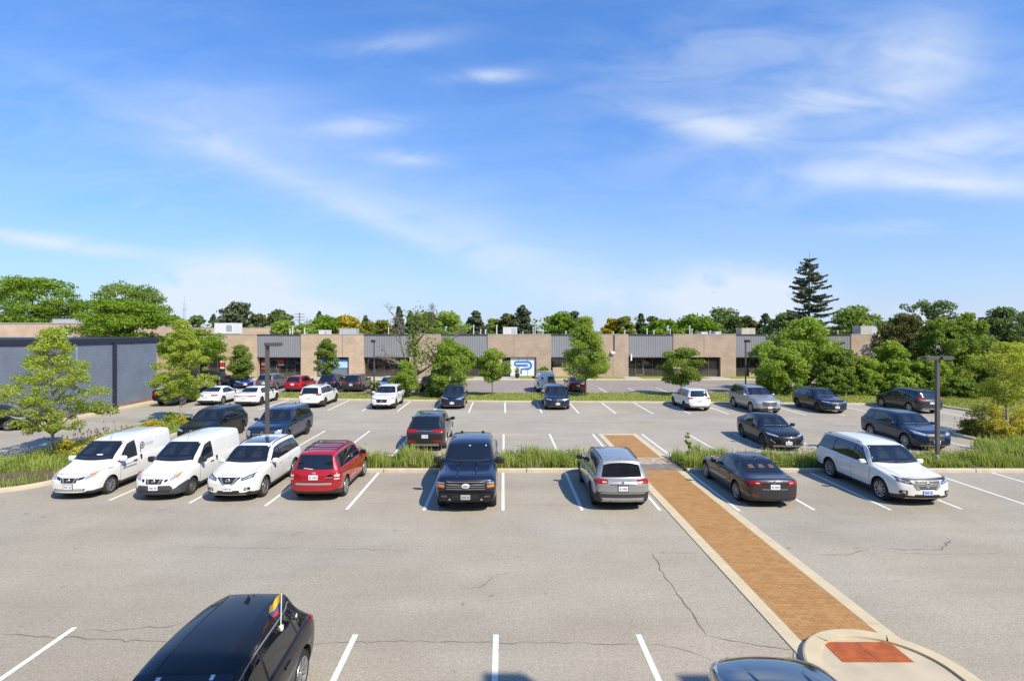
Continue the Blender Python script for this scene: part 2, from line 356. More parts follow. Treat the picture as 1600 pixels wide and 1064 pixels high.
kb2 = thing('kerb', None, None); kb2['kind'] = 'structure'
for (a, b) in ((-18.2, 5.3), (7.9, 25.6)):
    x = a
    while x < b - .1:
        e = min(b, x + 3.05); path_kerb('kerb_stone', [(e-.015, 25.2), (x+.015, 25.2)], .18, .13, None, kb2); x = e
def smooth_path(pts, n=6, closed=False):
    out = []; P = [Vector((*p, 0)) for p in pts]; m = len(P)
    rngs = range(m) if closed else range(m-1)
    for i in rngs:
        g = (lambda k: P[k % m]) if closed else (lambda k: P[max(0, min(m-1, k))])
        a, b, c, d = g(i-1), g(i), g(i+1), g(i+2)
        for j in range(n):
            t = j/n; q = .5*((2*b)+(c-a)*t+(2*a-5*b+4*c-d)*t*t+(3*b-a-3*c+d)*t**3); out.append((q.x, q.y))
    if not closed: out.append((P[-1].x, P[-1].y))
    return out
ISL = smooth_path([(-22.6,25),(-23.2,22.3),(-22.4,20.2),(-20.6,19.35),(-18.6,19.75),(-17.6,20.8),(-17.25,22.6)], 6)
ki = path_kerb('kerb', ISL, .2, .14); tag(ki, kind='structure')
tag(path_kerb('kerb', smooth_path([(-18.3,25.4),(-18.6,30),(-18.9,34.2),(-20.2,35.6),(-21.6,34.4),(-22.3,29.5),(-22.6,25)], 6), .2, .14), kind='structure')
def inset(pts, d):
    n = len(pts); out = []
    for i in range(n):
        a, b = Vector(pts[i-1]), Vector(pts[(i+1) % n]); t = (b-a).normalized(); out.append((pts[i][0]-t.y*d, pts[i][1]+t.x*d))
    return out
isl_poly = ISL + [(-17.25,25.2)] + smooth_path([(-18.3,25.4),(-18.6,30),(-18.9,34.2),(-20.2,35.6),(-21.6,34.4),(-22.3,29.5)], 6)
tag(MB_p := (lambda b: (b.prism([(p[0], p[1]) for p in inset(isl_poly, .1)], -.02, .10), b)[1])(MB()).build('planting_bed', M_SOIL), kind='structure')
b = MB(); b.box(-17.2, 5.38, 22.74, 25.03, -.02, .11); b.box(7.78, 27, 22.74, 25.03, -.02, .11); tag(b.build('planting_bed', M_SOIL), kind='structure')
# right planting island
RI = smooth_path([(25.7,25.2),(25.75,28.2),(25.7,30.3),(26.3,31.3),(27.6,31.6),(31,31.4),(34,31.0)], 5)
tag(path_kerb('kerb', [(p[0], p[1]) for p in RI][::-1], .2, .14), kind='structure')
b = MB(); b.prism([(25.85,25.05),(36,25.05),(36,31.0),(31,31.2),(27.6,31.4),(26.4,31.0),(25.9,30.2)], -.02, .10); tag(b.build('planting_bed', M_SOIL), kind='structure')
# far kerb, lawn strip
fk = [(-40,47.9),(-17,46.0),(0,44.5),(14,44.0),(30,42.9)]
KP = fk + smooth_path([(31.5,42.8),(33.6,42.3),(34.3,40.5),(34.5,38)], 5) + [(34.7,34),(34.9,31.6)]
tag(path_kerb('kerb', KP, .18, .13), kind='structure')
LS = [(x, y+.1) for x, y in fk] + [(31.5,42.9),(33.7,42.4),(34.4,40.5),(34.6,38),(34.9,31.6),(40,24),(75,24),(75,50.8),(20,50.6),(0,50.5),(-17,50.5),(-40,50.7)]
b = MB(); b.prism(LS, -.02, .10); tag(b.build('lawn', M_LAWN), kind='structure')
tag(path_kerb('kerb', [(30,50.6),(0,50.7),(-17,50.7),(-40,50.9)], .16, .12, M_CONC2), kind='structure')
# pavement along the building
tag(path_kerb('kerb', [(-60,64.3),(60,64.3)], .18, .14, pbr('yellow_kerb', (.52,.47,.30), .8, var=.12)), kind='structure')
b = MB(); b.box(-60,60,64.48,68.4,-.02,.12); tag(b.build('building_lawn', M_LAWN), kind='structure')
def bx(px, Y=67.5): return (px-CXP)*Y/F_PX
for a, c in ((305,360),(400,440),(480,560),(562,600),(740,812),(842,868),(975,1000),(1105,1135)):
    b = MB(); b.box(bx(a,66), bx(c,66), 64.47, 67.46, .1, .145); tag(b.build('sidewalk', M_CONC2), kind='structure')
# paver crossing
b = MB(); b.box(5.75, 7.42, 10.35, 22.9, -.02, .006); tag(b.build('path_base', M_JOINT), kind='structure')
for (xa, xb) in ((5.45,5.75),(7.42,7.72)):
    y = 9.2
    while y < 22.5:
        e = min(22.7, y + 1.7); b = MB(); b.box(xa, xb, y, e-.01, -.02, .022+random.uniform(-.003,.003)); tag(b.build('path_border', M_BORDER), kind='structure'); y = e
walk = thing('path', None, None); walk['kind'] = 'structure'
PW, PH = .222, .112; inst = {}
for mi, mt in enumerate((M_PAVER, M_PAVER2, M_PAVER3)):
    b = MB(); b.box(-PW/2+.003, PW/2-.003, -PH/2+.003, PH/2-.003, -.02, .012); b2 = b.mesh('paver', mt); inst[mi] = b2
    b = MB(); b.box(-PW/4+.003, PW/4-.003, -PH/2+.003, PH/2-.003, -.02, .012); inst[mi+10] = b.mesh('half_paver', mt)
rest = MB(); cnt = 0; ISLC = (6.70, 9.2, 1.35)
nrows = int((22.85-9.9)/PH); ncol = int(1.67/PW)
for r in range(nrows):
    y = 9.9 + (r+.5)*PH; sh = (r % 2)*.5
    for c in range(-1, ncol+1):
        xl = 5.75 + (c+sh)*PW; half = 0
        if xl < 5.75-1e-6: xl2 = 5.75; half = 1
        elif xl + PW > 7.42+.01: half = 1; xl2 = xl
        else: xl2 = xl
        w = PW/2 if half else PW
        if xl2 + w > 7.425: continue
        if half and c == -1 and sh == 0: continue
        xc = xl2 + w/2
        if math.hypot(xc-ISLC[0], y-ISLC[1]) < 1.45: continue
        k = random.choices((0,1,2), (.5,.3,.2))[0]; dz = random.uniform(-.003, .004)
        if cnt < 299:
            o = link('paver', inst[k+10*half], walk, (xc, y, .012+dz)); o.rotation_euler = (random.gauss(0,.008), random.gauss(0,.006), random.gauss(0,.006)); cnt += 1
        else: rest.box(xc-w/2+.003, xc+w/2-.003, y-PH/2+.003, y+PH/2-.003, -.01, .024+dz, k)
o = rest.build('pavers', [M_PAVER, M_PAVER2, M_PAVER3], walk); o['kind'] = 'stuff'
# dark stone strip through the planting and far part of the path
b = MB(); b.box(5.42, 7.75, 22.95, 23.9, -.02, .03); tag(b.build('path_strip', pbr('old_asphalt', (.20,.165,.13), .95, var=.25, bump=.6)), kind='structure')
b = MB()
for i in range(90):
    x, y = random.uniform(5.5,7.6), random.uniform(23.95,25.05); s = random.uniform(.05,.11); b.ball((x,y,.012), (s*1.2, s, .022), 6, 4)
o = b.build('pebbles', pbr('pink_stone', (.42,.32,.24), .9, var=.2, vscale=8)); tag(o, kind='stuff')
far = thing('path', None, None); far['kind'] = 'structure'; rest = MB()
for r in range(int(5.35/PH)):
    y = 25.25+(r+.5)*PH
    for c in range(ncol+1):
        xl = 5.75+(c-.5*(r % 2))*PW; x0, x1 = max(5.75, xl), min(7.42, xl+PW)
        if x1-x0 > .03: rest.box(x0+.004, x1-.004, y-PH/2+.004, y+PH/2-.004, -.01, .022+random.uniform(-.003,.003), random.choices((0,1,2),(.5,.3,.2))[0])
o = rest.build('pavers', [M_PAVER, M_PAVER2, M_PAVER3], far); o['kind'] = 'stuff'
for (xa, xb, ya, yb) in ((5.45,5.75,25.2,30.9),(7.42,7.72,25.2,30.9),(5.75,7.42,30.62,30.9)):
    b = MB(); b.box(xa+.003, xb-.003, ya, yb, -.02, .024); tag(b.build('path_border', M_BORDER), kind='structure')
# rounded kerb nose with tactile plates
cx, cy, R = ISLC
arc = [(cx+R*math.cos(t), cy+R*math.sin(t)) for t in [math.pi*i/28 for i in range(29)]]
kn = thing('kerb', None, None); kn['kind'] = 'structure'
segs = [(0, 9), (9, 19), (19, 28)]
for (i, j) in segs:
    pp = arc[i:j+1]
    if i == 0: pp = [(cx+R, cy-4)] + pp
    if j == 28: pp = pp + [(cx-R, cy-4)]
    path_kerb('kerb_stone', pp, .28, .13, M_BORDER, kn)
inn = [(cx+(R-.28)*math.cos(t), cy+(R-.28)*math.sin(t)) for t in [math.pi*i/28 for i in range(29)]]
b = MB(); b.prism([(cx+R-.28, cy-4)] + inn + [(cx-R+.28, cy-4)], -.02, .085); tag(b.build('sidewalk', pbr('ramp_concrete', (.47,.40,.29), .85, var=.12, vscale=2, bump=.3)), kind='structure')
tp = thing('tactile_paving', 'rusty orange tactile paving with raised domes set in rounded concrete kerb nose', 'tactile paving', (0,0,0))
for (xa, xb) in ((6.06,6.69),(6.70,7.33)):
    b = MB(); b.box(xa, xb, 9.53, 10.14, .08, .094); pl = b.build('plate', M_TACT, tp); b = MB()
    for i in range(10):
        for j in range(10):
            b.lathe([(.093,.0225),(.098,.018),(.099,0)], 6, 'z'); n = 18
            for k in range(n): v = b.v[-n+k]; b.v[-n+k] = (v[0]+xa+.035+i*.0615, v[1]+9.56+j*.0605, v[2])
    d = b.build('dome', M_TACT, tp); d['kind'] = 'stuff'
# ================================================================ main building
M_BR1 = brick_mat('tan_brick', (.54,.395,.265), (.46,.33,.215), (.42,.34,.255))
M_BR2 = brick_mat('brown_brick', (.44,.325,.23), (.37,.27,.19), (.37,.30,.23))
M_METAL = pbr('grey_cladding', (.25,.25,.255), .55, metal=.15, var=.06, vscale=.6)
M_CAP = pbr('dark_flashing', (.06,.055,.055), .5)
M_GLASS = pbr('dark_window_glass', (.030,.027,.023), .03, spec=1.0, coat=1.0, var=.5, vscale=.5)
M_MULL = pbr('bronze_frame', (.14,.11,.08), .5)
M_ROOF = pbr('roof_gravel', (.30,.28,.25), .95, var=.15)
M_WHITE = pbr('white_enamel', (.72,.72,.70), .5, var=.05)
M_RED = pbr('red_print', (.45,.03,.03), .5)
M_BLUE = pbr('blue_print', (.045,.14,.46), .4)
M_LTBLUE = pbr('pale_blue_print', (.42,.60,.82), .4)
M_GALV = pbr('galvanised', (.55,.55,.54), .45, metal=.5, var=.1)
FY, ZT, ZM = 67.5, 5.42, 2.60
bld = thing('industrial_building', 'long single storey tan brick building with grey ribbed metal panels above dark windows', 'building', (bx(870), FY, 0))
OX = bx(870)
def bpart(mb, name, mats): return mb.build(name, mats, bld, (-OX, -FY, 0))
def glazed(px0, px1, ztop, zbot, y, n, door=None, light=False, skip=()):
    x0, x1 = bx(px0), bx(px1); t = .06; f = MB()
    f.box(x0, x1, y, y+.1, ztop-t, ztop); f.box(x0, x1, y, y+.1, zbot, zbot+t)
    w = (x1-x0)/n
    for i in range(n+1):
        xc = min(max(x0+i*w, x0+t/2), x1-t/2); f.box(xc-t/2, xc+t/2, y-.004, y+.104, zbot+t, ztop-t)
    fr = bpart(f, 'window', M_MULL)
    for i in range(n):
        if i in skip: continue
        p = MB(); p.box(x0+i*w+t/2, x0+(i+1)*w-t/2, y+.04, y+.06, zbot+t, ztop-t)
        o = p.build('pane', M_GLASS, fr)
    if door is not None:
        xa = x0+door*w; d = MB(); d.box(xa+.03, xa+w-.03, y-.03, y-.008, zbot, zbot+2.1); f2 = bpart(d, 'door', M_MULL)
        p = MB(); p.box(xa+.14, xa+w-.14, y-.04, y-.032, zbot+.25, zbot+2.0); p.build('door_glass', M_GLASS, f2)
        h = MB(); h.tube([(xa+w-.2, y-.09, zbot+.8),(xa+w-.2, y-.09, zbot+1.5)], .018, 6); h.build('door_handle', M_GALV, f2)
    return fr
bays = [('b',262,401,(310,352)),('m',401,470,0),('b',470,568,(494,545)),('m',568,640,0),('b',640,689,None),('m',689,762,0),('b',762,861,(785,838)),('m',861,932,0),('b',932,982,None),('m',982,1052,0),('b',1052,1150,(1074,1126)),('m',1150,1221,0),('b',1221,1271,None),('m',1271,1330,0),('b',1330,1450,(1355,1405)),('m',1450,1520,0),('b',1520,1620,None)]
for bi, (k, a, c, op) in enumerate(bays):
    x0, x1 = bx(a), bx(c); mt = M_BR1 if c < 660 else M_BR2
    if k == 'b':
        b = MB()
        if op:
            o0, o1 = bx(op[0]), bx(op[1])
            b.box(x0, o0, FY, FY+.9, 0, ZT); b.box(o1, x1, FY, FY+.9, 0, ZT); b.box(o0, o1, FY, FY+.9, ZM, ZT)
        else: b.box(x0, x1, FY, FY+.9, 0, ZT)
        bpart(b, 'brick_wall', mt)
        b = MB(); b.box(x0, x1, FY-.03, FY+.95, ZT, ZT+.09); bpart(b, 'parapet_cap', M_CONC2 if bi % 2 == 0 else M_CAP)
        if op and op[0] != 785: glazed(op[0], op[1], ZM-.01, .15, FY+.35, 3, door=0 if op[0] in (310, 1074) else None)
    else:
        b = MB(); pit = .30; n = int(round((x1-x0)/pit)); pit = (x1-x0)/n; pr = []
        for i in range(n):
            xx = x0+i*pit; pr += [(xx, 0), (xx+pit*.5, 0), (xx+pit*.60, -.025), (xx+pit*.90, -.025)]
        pr.append((x1, 0))
        for (xa, da), (xb, db) in zip(pr, pr[1:]): b.quad((xa, FY+.1+da, ZM), (xb, FY+.1+db, ZM), (xb, FY+.1+db, ZT-.02), (xa, FY+.1+da, ZT-.02))
        b.box(x0, x1, FY+.14, FY+.9, ZM+.02, ZT-.02)
        bpart(b, 'metal_panel', M_METAL)
        b = MB(); b.box(x0, x1, FY-.02, FY+.95, ZT-.02, ZT+.07); bpart(b, 'parapet_cap', M_CAP)
        b = MB(); b.box(x0, x1, FY+.14, FY+1.5, ZM-.1, ZM+.015); bpart(b, 'soffit', M_CAP)
        zb = .15
        if a == 861:
            b = MB(); b.box(x0+.3, bx(905), FY+.9, FY+1.15, .0, 1.25); bpart(b, 'window_sill', M_BR1); zb = .15
        if a == 1150:
            b = MB(); b.box(bx(1176), x1-.2, FY+.9, FY+1.1, 0, 1.1); bpart(b, 'window_sill', M_BR1)
        glazed(a, c, ZM-.1, zb, FY+1.2, 5 if c-a > 65 else 4, door=1 if a in (401, 982, 689) else (4 if a == 861 else None))
# roof slab, side and back walls
b = MB(); b.box(bx(262), bx(1620), FY+.96, 93, 5.05, 5.2); bpart(b, 'roof', M_ROOF)
b = MB(); b.box(bx(262), bx(262)+.3, FY+.905, 93, 0, 5.04); b.box(bx(1620)-.3, bx(1620), FY+.905, 93, 0, 5.04); b.box(bx(262)+.31, bx(1620)-.31, 92.7, 93, 0, 5.04); bpart(b, 'side_wall', M_BR1)
b = MB(); b.box(bx(262)+.4, bx(1620)-.4, FY+2.2, FY+2.3, 0, 4.9); bpart(b, 'inner_wall', pbr('interior_grey', (.09,.085,.08), .9))
# logo entrance of the wide bay
e = MB(); e.box(bx(785), bx(797.3), FY+.38, FY+.42, .15, 2.5); bpart(e, 'door', M_GLASS)
for (a, c) in ((797.7,810.3),(810.9,824.2),(824.8,836.8)):
    e = MB(); e.box(bx(a), bx(c), FY+.30, FY+.33, .2, 2.52); bpart(e, 'white_panel', M_WHITE)
e = MB(); e.box(bx(785), bx(838), FY+.34, FY+.37, .0, 2.59); bpart(e, 'backing', M_BLACK)
def ribbon(path, w, y0, y1, mb, mi=0):
    P = [Vector((p[0], 0, p[1])) for p in path]; L_, R_ = [], []
    for i, p in enumerate(P):
        d = (P[min(i+1,len(P)-1)]-P[max(i-1,0)]).normalized(); n = Vector((-d.z, 0, d.x)); L_.append(p+n*w/2); R_.append(p-n*w/2)
    for i in range(len(P)-1):
        a, b_, c, d = L_[i], L_[i+1], R_[i+1], R_[i]
        for q in (a, b_, c, d): pass
        mb.add([(v.x, yy, v.z) for yy in (y0, y1) for v in (a, b_, c, d)], [(0,1,2,3),(7,6,5,4),(0,4,5,1),(2,6,7,3)], mi)
def LP(zx, zy): p = atY(760+zx/8, 540+zy/8, FY+.28); return (p.x, p.z)
def arc2(c, r, t0, t1, n=10): return [(c[0]+r*math.cos(math.radians(t0+(t1-t0)*i/n)), c[1]+r*math.sin(math.radians(t0+(t1-t0)*i/n))) for i in range(n+1)]
px1 = FY/F_PX/8
cL, cR = LP(378, 226), LP(516, 247)
lg = MB(); inner = MB()
r1, r2 = 23*px1, 46*px1
ribbon([(cR[0], cL[1]-r1)] + [(cL[0], cL[1]-r1)] + arc2(cL, r1, 270, 90, 10) + [(cR[0], cR[1]+r2)] + arc2(cR, r2, 90, -90, 14) + [LP(436, 293)] + [LP(436, 352)], 22*px1, FY+.275, FY+.298, lg)
ribbon([(cL[0]+r1*.2, cL[1]), (cR[0]+.0, cL[1])] , 21*px1, FY+.285, FY+.297, inner)
ribbon(arc2(cR, r2-22*px1, 80, -80, 10) + [LP(470, 272)], 20*px1, FY+.286, FY+.296, inner)
bpart(lg, 'logo', M_BLUE); bpart(inner, 'logo_stripe', M_LTBLUE)
# posters behind glass
def poster(px0, px1, py0, py1, yy, bands):
    p0, p1 = atY(px0, py0, yy), atY(px1, py1, yy)
    for (f0, f1, mt) in bands:
        b = MB(); b.box(p0.x, p1.x, yy, yy+.01, p0.z+(p1.z-p0.z)*f1, p0.z+(p1.z-p0.z)*f0-.002); bpart(b, 'poster', mt)
poster(497, 544, 561, 587, FY+.30, ((0,.16,M_BLUE),(.165,.52,M_LTBLUE),(.525,.60,M_BLUE),(.605,1,pbr('poster_grey',(.16,.18,.19),.4))))
poster(344, 351.5, 563, 576, FY+.28, ((0,.25,M_WHITE),(.26,.8,M_RED),(.81,1,M_WHITE)))
poster(435, 444, 562, 571, FY+1.15, ((0,.8,M_RED),(.81,1,M_WHITE)))
poster(408, 414, 562, 577, FY+1.12, ((0,.3,M_RED),(.31,.6,M_WHITE),(.61,1,M_RED)))
poster(1036.5-0, 1040, 570, 576, FY+1.1, ((0,1,M_WHITE),))
# wall lamp, boxes, sign
b = MB(); p = atY(957, 551, FY); b.box(p.x-.25, p.x+.2, FY-.28, FY, p.z-.12, p.z+.16); b.box(p.x-.2, p.x+.25, FY-.34, FY-.285, p.z-.14, p.z+.1); bpart(b, 'wall_lamp', M_WHITE)
b = MB(); p = atY(986, 556, FY); b.box(p.x-.08, p.x+.08, FY-.2, FY+.02, p.z-.6, p.z+.25); bpart(b, 'sign_bracket', M_WHITE)
# control joints and downpipe on the brick
M_JNT = pbr('joint_sealant', (.16,.12,.09), .9)
for px in (350, 440-0, 535, 665, 803, 958, 1100, 1245):
    if 401 < px < 470: continue
    x = bx(px); z0 = ZM+.02 if px in (803, 535, 1100, 350) else .1; e = MB(); e.box(x-.025, x+.025, FY-.006, FY-.001, z0, ZT-.01); bpart(e, 'control_joint', M_JNT)
e = MB(); e.box(bx(960)-.05, bx(960)+.05, FY-.09, FY-.01, 3.25, ZT-.02); bpart(e, 'downpipe', pbr('brown_pipe', (.12,.09,.07), .6))
M_WHITE_KEEP = M_WHITE; M_WHITE = pbr('roof_white', (.56,.56,.53), .55, var=.08)
# rooftop equipment
ORD = ['first','second','third','fourth','fifth','sixth','seventh','eighth','ninth','tenth','eleventh','twelfth','thirteenth','fourteenth','fifteenth','sixteenth','seventeenth','eighteenth','nineteenth','twentieth','twenty-first','twenty-second','twenty-third','twenty-fourth','twenty-fifth','twenty-sixth','twenty-seventh','twenty-eighth']
vents = [(453,514,1.6),(457,511,1.5),(476,512.5,1.7),(607,512,1.2),(740,508,1.3),(751,515,1.2),(758.6,515,1.8),(776,508,1.6),(817,518,1.2),(833,511,1.1),(836,510,1.2),(848,515,1.4),(884,517,1.3),(958,518,1.4),(976,516,1.5),(1011,513.5,1.5),(1021.5,516,1.5),(1047,514.5,1.4),(1077.6,509,1.7),(1081,514,1.4),(1109,517,1.8),(1151,519,1.0),(1210,514.5,1.4),(1309,516,1.2),(1334,512.5,1.8)]
for i, (px, py, w) in enumerate(vents):
    Y = 73 + (i*37 % 9); p = atY(px, py, Y); r = w*.5*Y/F_PX*1.1; z0 = 5.19
    tall = 'tall' if py < 513 else ('short' if py > 516.5 else 'slim')
    t = thing('vent_pipe', f'{tall} white vent pipe on the flat roof, {ORD[i]} counting from the blue wall', 'vent pipe', (p.x, Y, z0), 0, 'vent pipes on the flat roof')
    b = MB(); b.tube([(0,0,0),(0,0,p.z-z0-.1)], r, 8); b.build('pipe', M_WHITE, t, smooth=True, angle=40)
    b = MB(); b.lathe([(p.z-z0-.12, r*1.05),(p.z-z0-.12,r*1.75),(p.z-z0-.02,r*1.75),(p.z-z0+.03,.0)], 8, 'z'); b.build('cowl', M_WHITE, t)
def rtu(px0, px1, py0, Y, mat, label, z0=5.19, dep=1.8):
    a, c = atY(px0, py0, Y), atY(px1, py0, Y); w = c.x-a.x; h = a.z-z0
    t = thing('rooftop_unit', label, 'air conditioner', ((a.x+c.x)/2, Y, z0), 0, 'air conditioning boxes on the roofs')
    b = MB(); b.box(-w/2, w/2, 0, dep, .12*h, h); b.box(-w/2-.03, w/2+.03, -.03, dep+.03, h, h+.05); b.build('casing', mat, t)
    b = MB(); b.box(-w*.42, w*.42, .15, dep-.2, 0, .12*h); b.build('curb', M_GALV, t)
    b = MB(); b.box(w*.12, w*.42, -.02, -.002, .3*h, .85*h); b.build('grille', M_GALV, t)
    return t
rtu(786, 808, 511.5, 74, M_WHITE, 'white air conditioning box on the flat roof above the blue logo entrance')
rtu(1159, 1180, 513, 75, M_CONC, 'cream air conditioning box on the roof near the tall spruce')
rtu(530, 556, 513.5, 78, M_GALV, 'grey ribbed air conditioning box on roof above the blue poster window')
rtu(1345, 1371, 509.5, 74, M_CONC2, 'dark topped air conditioning box on roof end beside the big bushes')
rtu(898, 908, 519, 72, M_WHITE, 'low white roof box between the pale blue sky and grey panel, behind the full maple')
rtu(1118, 1127, 518.5, 74, M_WHITE, 'small low white roof box above the brown brick bay')
rtu(1096, 1106, 518.8, 79, M_WHITE, 'small pale roof box beside the tallest white vent pipe')
rtu(498, 512, 516, 80, M_WHITE, 'white twin roof box above the tan brick bay near the poster')
M_WHITE = M_WHITE_KEEP
# farther buildings
def shed(label, px0, px1, py0, Y, dep, mat, cap=None, h=None):
    a, c = atY(px0, py0, Y), atY(px1, py0, Y); t = thing('brick_building', label, 'building', ((a.x+c.x)/2, Y, 0)); w = c.x-a.x
    b = MB(); b.box(-w/2, w/2, 0, dep, 0, a.z); b.build('wall', mat, t)
    b = MB(); b.box(-w/2-.05, w/2+.05, -.05, dep+.05, a.z, a.z+.12); b.build('parapet_cap', cap or M_CONC2, t)
    return t
M_BR3 = brick_mat('pink_tan_brick', (.58,.42,.285), (.52,.37,.245), (.48,.38,.28))
s1 = shed('tan brick building standing behind the blue painted wall', -260, 135, 506, 60, 20, M_BR3)
b = MB(); b.box(-1.3, 1.0, -.06, -.02, 5.3, 6.1); b.build('sign_board', M_WHITE, s1, (bx(93,60)-s1.location.x, 0, 0))
shed('low tan brick building with cream parapet seen over the flat roof', 285, 434, 512.5, 97, 12, M_BR3)
shed('cream parapet building behind the grey panel near the lamp post', 414, 436, 511, 104, 8, pbr('cream_stucco',(.56,.48,.30),.9,var=.1))
shed('brick red parapet building far behind the flat roof', 500, 590, 517.5, 112, 12, pbr('red_brick_far', (.38,.12,.06), .9, var=.15))
shed('grey stucco building far behind between green trees', 478, 520, 502, 170, 12, pbr('grey_stucco',(.30,.28,.26),.9,var=.1))
rtu(335, 365, 505, 90, M_WHITE, 'large pale grey air conditioning unit on roof beside the leafy locust', 5.19, 3)
rtu(82, 118, 499, 64, M_GALV, 'grey hooded roof unit above the pink tan building and behind locusts', 6.6, 3)
# blue painted building to the left
M_BLUEW = brick_mat('blue_painted_brick', (.145,.172,.215), (.138,.164,.205), (.118,.142,.18), .4, .2)
bw = thing('blue_building', 'low building with blue grey painted brick wall, black parapet cap and downspout', 'building', (-29.5, 35, 0))
b = MB(); b.box(-12, 0, 0, 10.5, .0, 5.05); b.box(-30, -12.01, 2.5, 10.5, 0, 5.05); b.build('wall', M_BLUEW, bw)
b = MB(); b.box(-12.05, .12, -.12, 10.62, 5.052, 5.4); b.box(-30, -12.06, 2.4, 10.62, 5.052, 5.4); b.build('parapet_cap', pbr('black_cap', (.018,.02,.032), .5), bw)
b = MB(); b.box(.004, .12, 5.35, 5.68, .25, 5.04); b.box(.0, .22, 5.3, 5.73, 0.0, .25); b.build('downspout', pbr('navy_metal', (.02,.022,.04), .5), bw)
b = MB(); b.box(.003, .02, 1.9, 2.05, .1, 5.0); b.build('wall_joint', pbr('pale_joint', (.22,.27,.35), .8), bw)
b = MB(); b.box(.004, .03, .02, 10.48, .02, .32); b.build('plinth', pbr('brick_plinth', (.22,.13,.10), .9, var=.2), bw)
b = MB(); b.box(-29.46, -28.55, 33.2, 47.5, -.02, .13); tag(b.build('sidewalk', M_BORDER), kind='structure')
# building the photographer stands in (behind the camera)
nb = thing('office_building', 'tan brick office building with flat parapet facing the parking lot', 'building', (0, -.4, 0))
b = MB(); b.box(-45, 45, -14, 0, 0, 11.9); b.build('wall', M_BR1, nb)
b = MB(); b.box(8.55, 9.25, -1, -.05, 11.905, 13.1); b.box(11.9, 12.9, -1, -.05, 11.905, 13.05); b.build('roof_hood', M_CONC2, nb)
for i in range(-9, 10):
    if abs(i) < 1: continue
    for z in (1, 5.2, 8.8):
        b = MB(); b.box(i*4.5-1.5, i*4.5+1.5, .01, .04, z, z+1.9); b.build('window', M_GLASS, nb)
# ================================================================ vehicles
def pchip(pts):
    xs = [p[0] for p in pts]; ys = [p[1] for p in pts]; n = len(xs)
    h = [xs[i+1]-xs[i] for i in range(n-1)]; d = [(ys[i+1]-ys[i])/h[i] for i in range(n-1)]; m = [0]*n
    m[0], m[-1] = d[0], d[-1]
    for i in range(1, n-1):
        if d[i-1]*d[i] <= 0: m[i] = 0
        else:
            w1, w2 = 2*h[i]+h[i-1], h[i]+2*h[i-1]; m[i] = (w1+w2)/(w1/d[i-1]+w2/d[i])
    def f(x):
        if x <= xs[0]: return ys[0]
        if x >= xs[-1]: return ys[-1]
        i = 0
        while x > xs[i+1]: i += 1
        t = (x-xs[i])/h[i]; a = t*t*(3-2*t)
        return ys[i]*(1-a)+ys[i+1]*a + h[i]*(m[i]*t*(1-t)**2 - m[i+1]*t*t*(1-t))
    return f
def paint(name, col, metal=.0, rough=.32): return pbr('paint_'+name, col, rough, metal=metal, coat=1.0, spec=.2, var=.03, vscale=30)
P_WHITE = paint('white', (.72,.71,.675)); P_NAVY = paint('navy', (.010,.014,.035), .3); P_BLACK = paint('black', (.008,.009,.012), .1); P_BLACK.node_tree.nodes['Principled BSDF'].inputs['Coat Weight'].default_value = .55
P_RED = paint('red', (.36,.012,.018), .15); P_SILVER = paint('silver', (.33,.335,.335), .45); P_DGREY = paint('dark_grey', (.035,.036,.04), .4)
P_GREY = paint('grey', (.16,.165,.17), .5); P_BLUE = paint('blue', (.012,.028,.16), .4); P_MAROON = paint('maroon', (.10,.008,.014), .3)
P_NAVY2 = paint('midnight', (.010,.020,.055), .3)
G_CAR = pbr('car_glass', (.008,.010,.014), .03, spec=.55, coat=.6)
M_TYRE = pbr('tyre_rubber', (.018,.018,.018), .85); M_RIM = pbr('alloy', (.42,.42,.43), .35, metal=.8); M_RIMD = pbr('dark_alloy', (.05,.05,.055), .35, metal=.6)
M_STEEL = pbr('steel_rim', (.16,.15,.14), .5, metal=.5)
M_CLAD = pbr('cladding_plastic', (.03,.031,.033), .6); M_CLADG = pbr('grey_bumper_plastic', (.052,.055,.065), .55); M_CHROME = pbr('chrome', (.62,.62,.62), .28, metal=.85)
M_HEAD = pbr('lamp_lens', (.50,.52,.54), .12, metal=.5, coat=1.0, var=.35, vscale=14); M_HEADD = pbr('lamp_dark', (.06,.065,.07), .12, coat=1.0, var=.4, vscale=14)
M_AMBER = pbr('amber_lens', (.75,.20,.03), .2, coat=1.0); M_TAIL = pbr('tail_lens', (.27,.010,.006), .2, coat=.4, spec=.3, var=.35, vscale=18); M_TAILC = pbr('clear_tail', (.60,.45,.42), .2, coat=1.0)
M_PLATE = pbr('plate_white', (.74,.75,.76), .45); M_PLATEB = pbr('plate_text', (.06,.10,.35), .5); M_SKID = pbr('skid_silver', (.42,.42,.42), .4, metal=.5); M_WELL = pbr('wheel_well', (.01,.01,.01), .9)
M_SKYGL = pbr('glass_roof', (.010,.013,.020), .03, spec=.7, coat=1.0); M_STICK = pbr('sticker', (.85,.85,.82), .5); M_SEAT = pbr('seat_behind_glass', (.019,.020,.024), .04, coat=1.0, var=.3, vscale=5)
M_TAN = pbr('tan_leather', (.16,.075,.035), .1, coat=1.0)
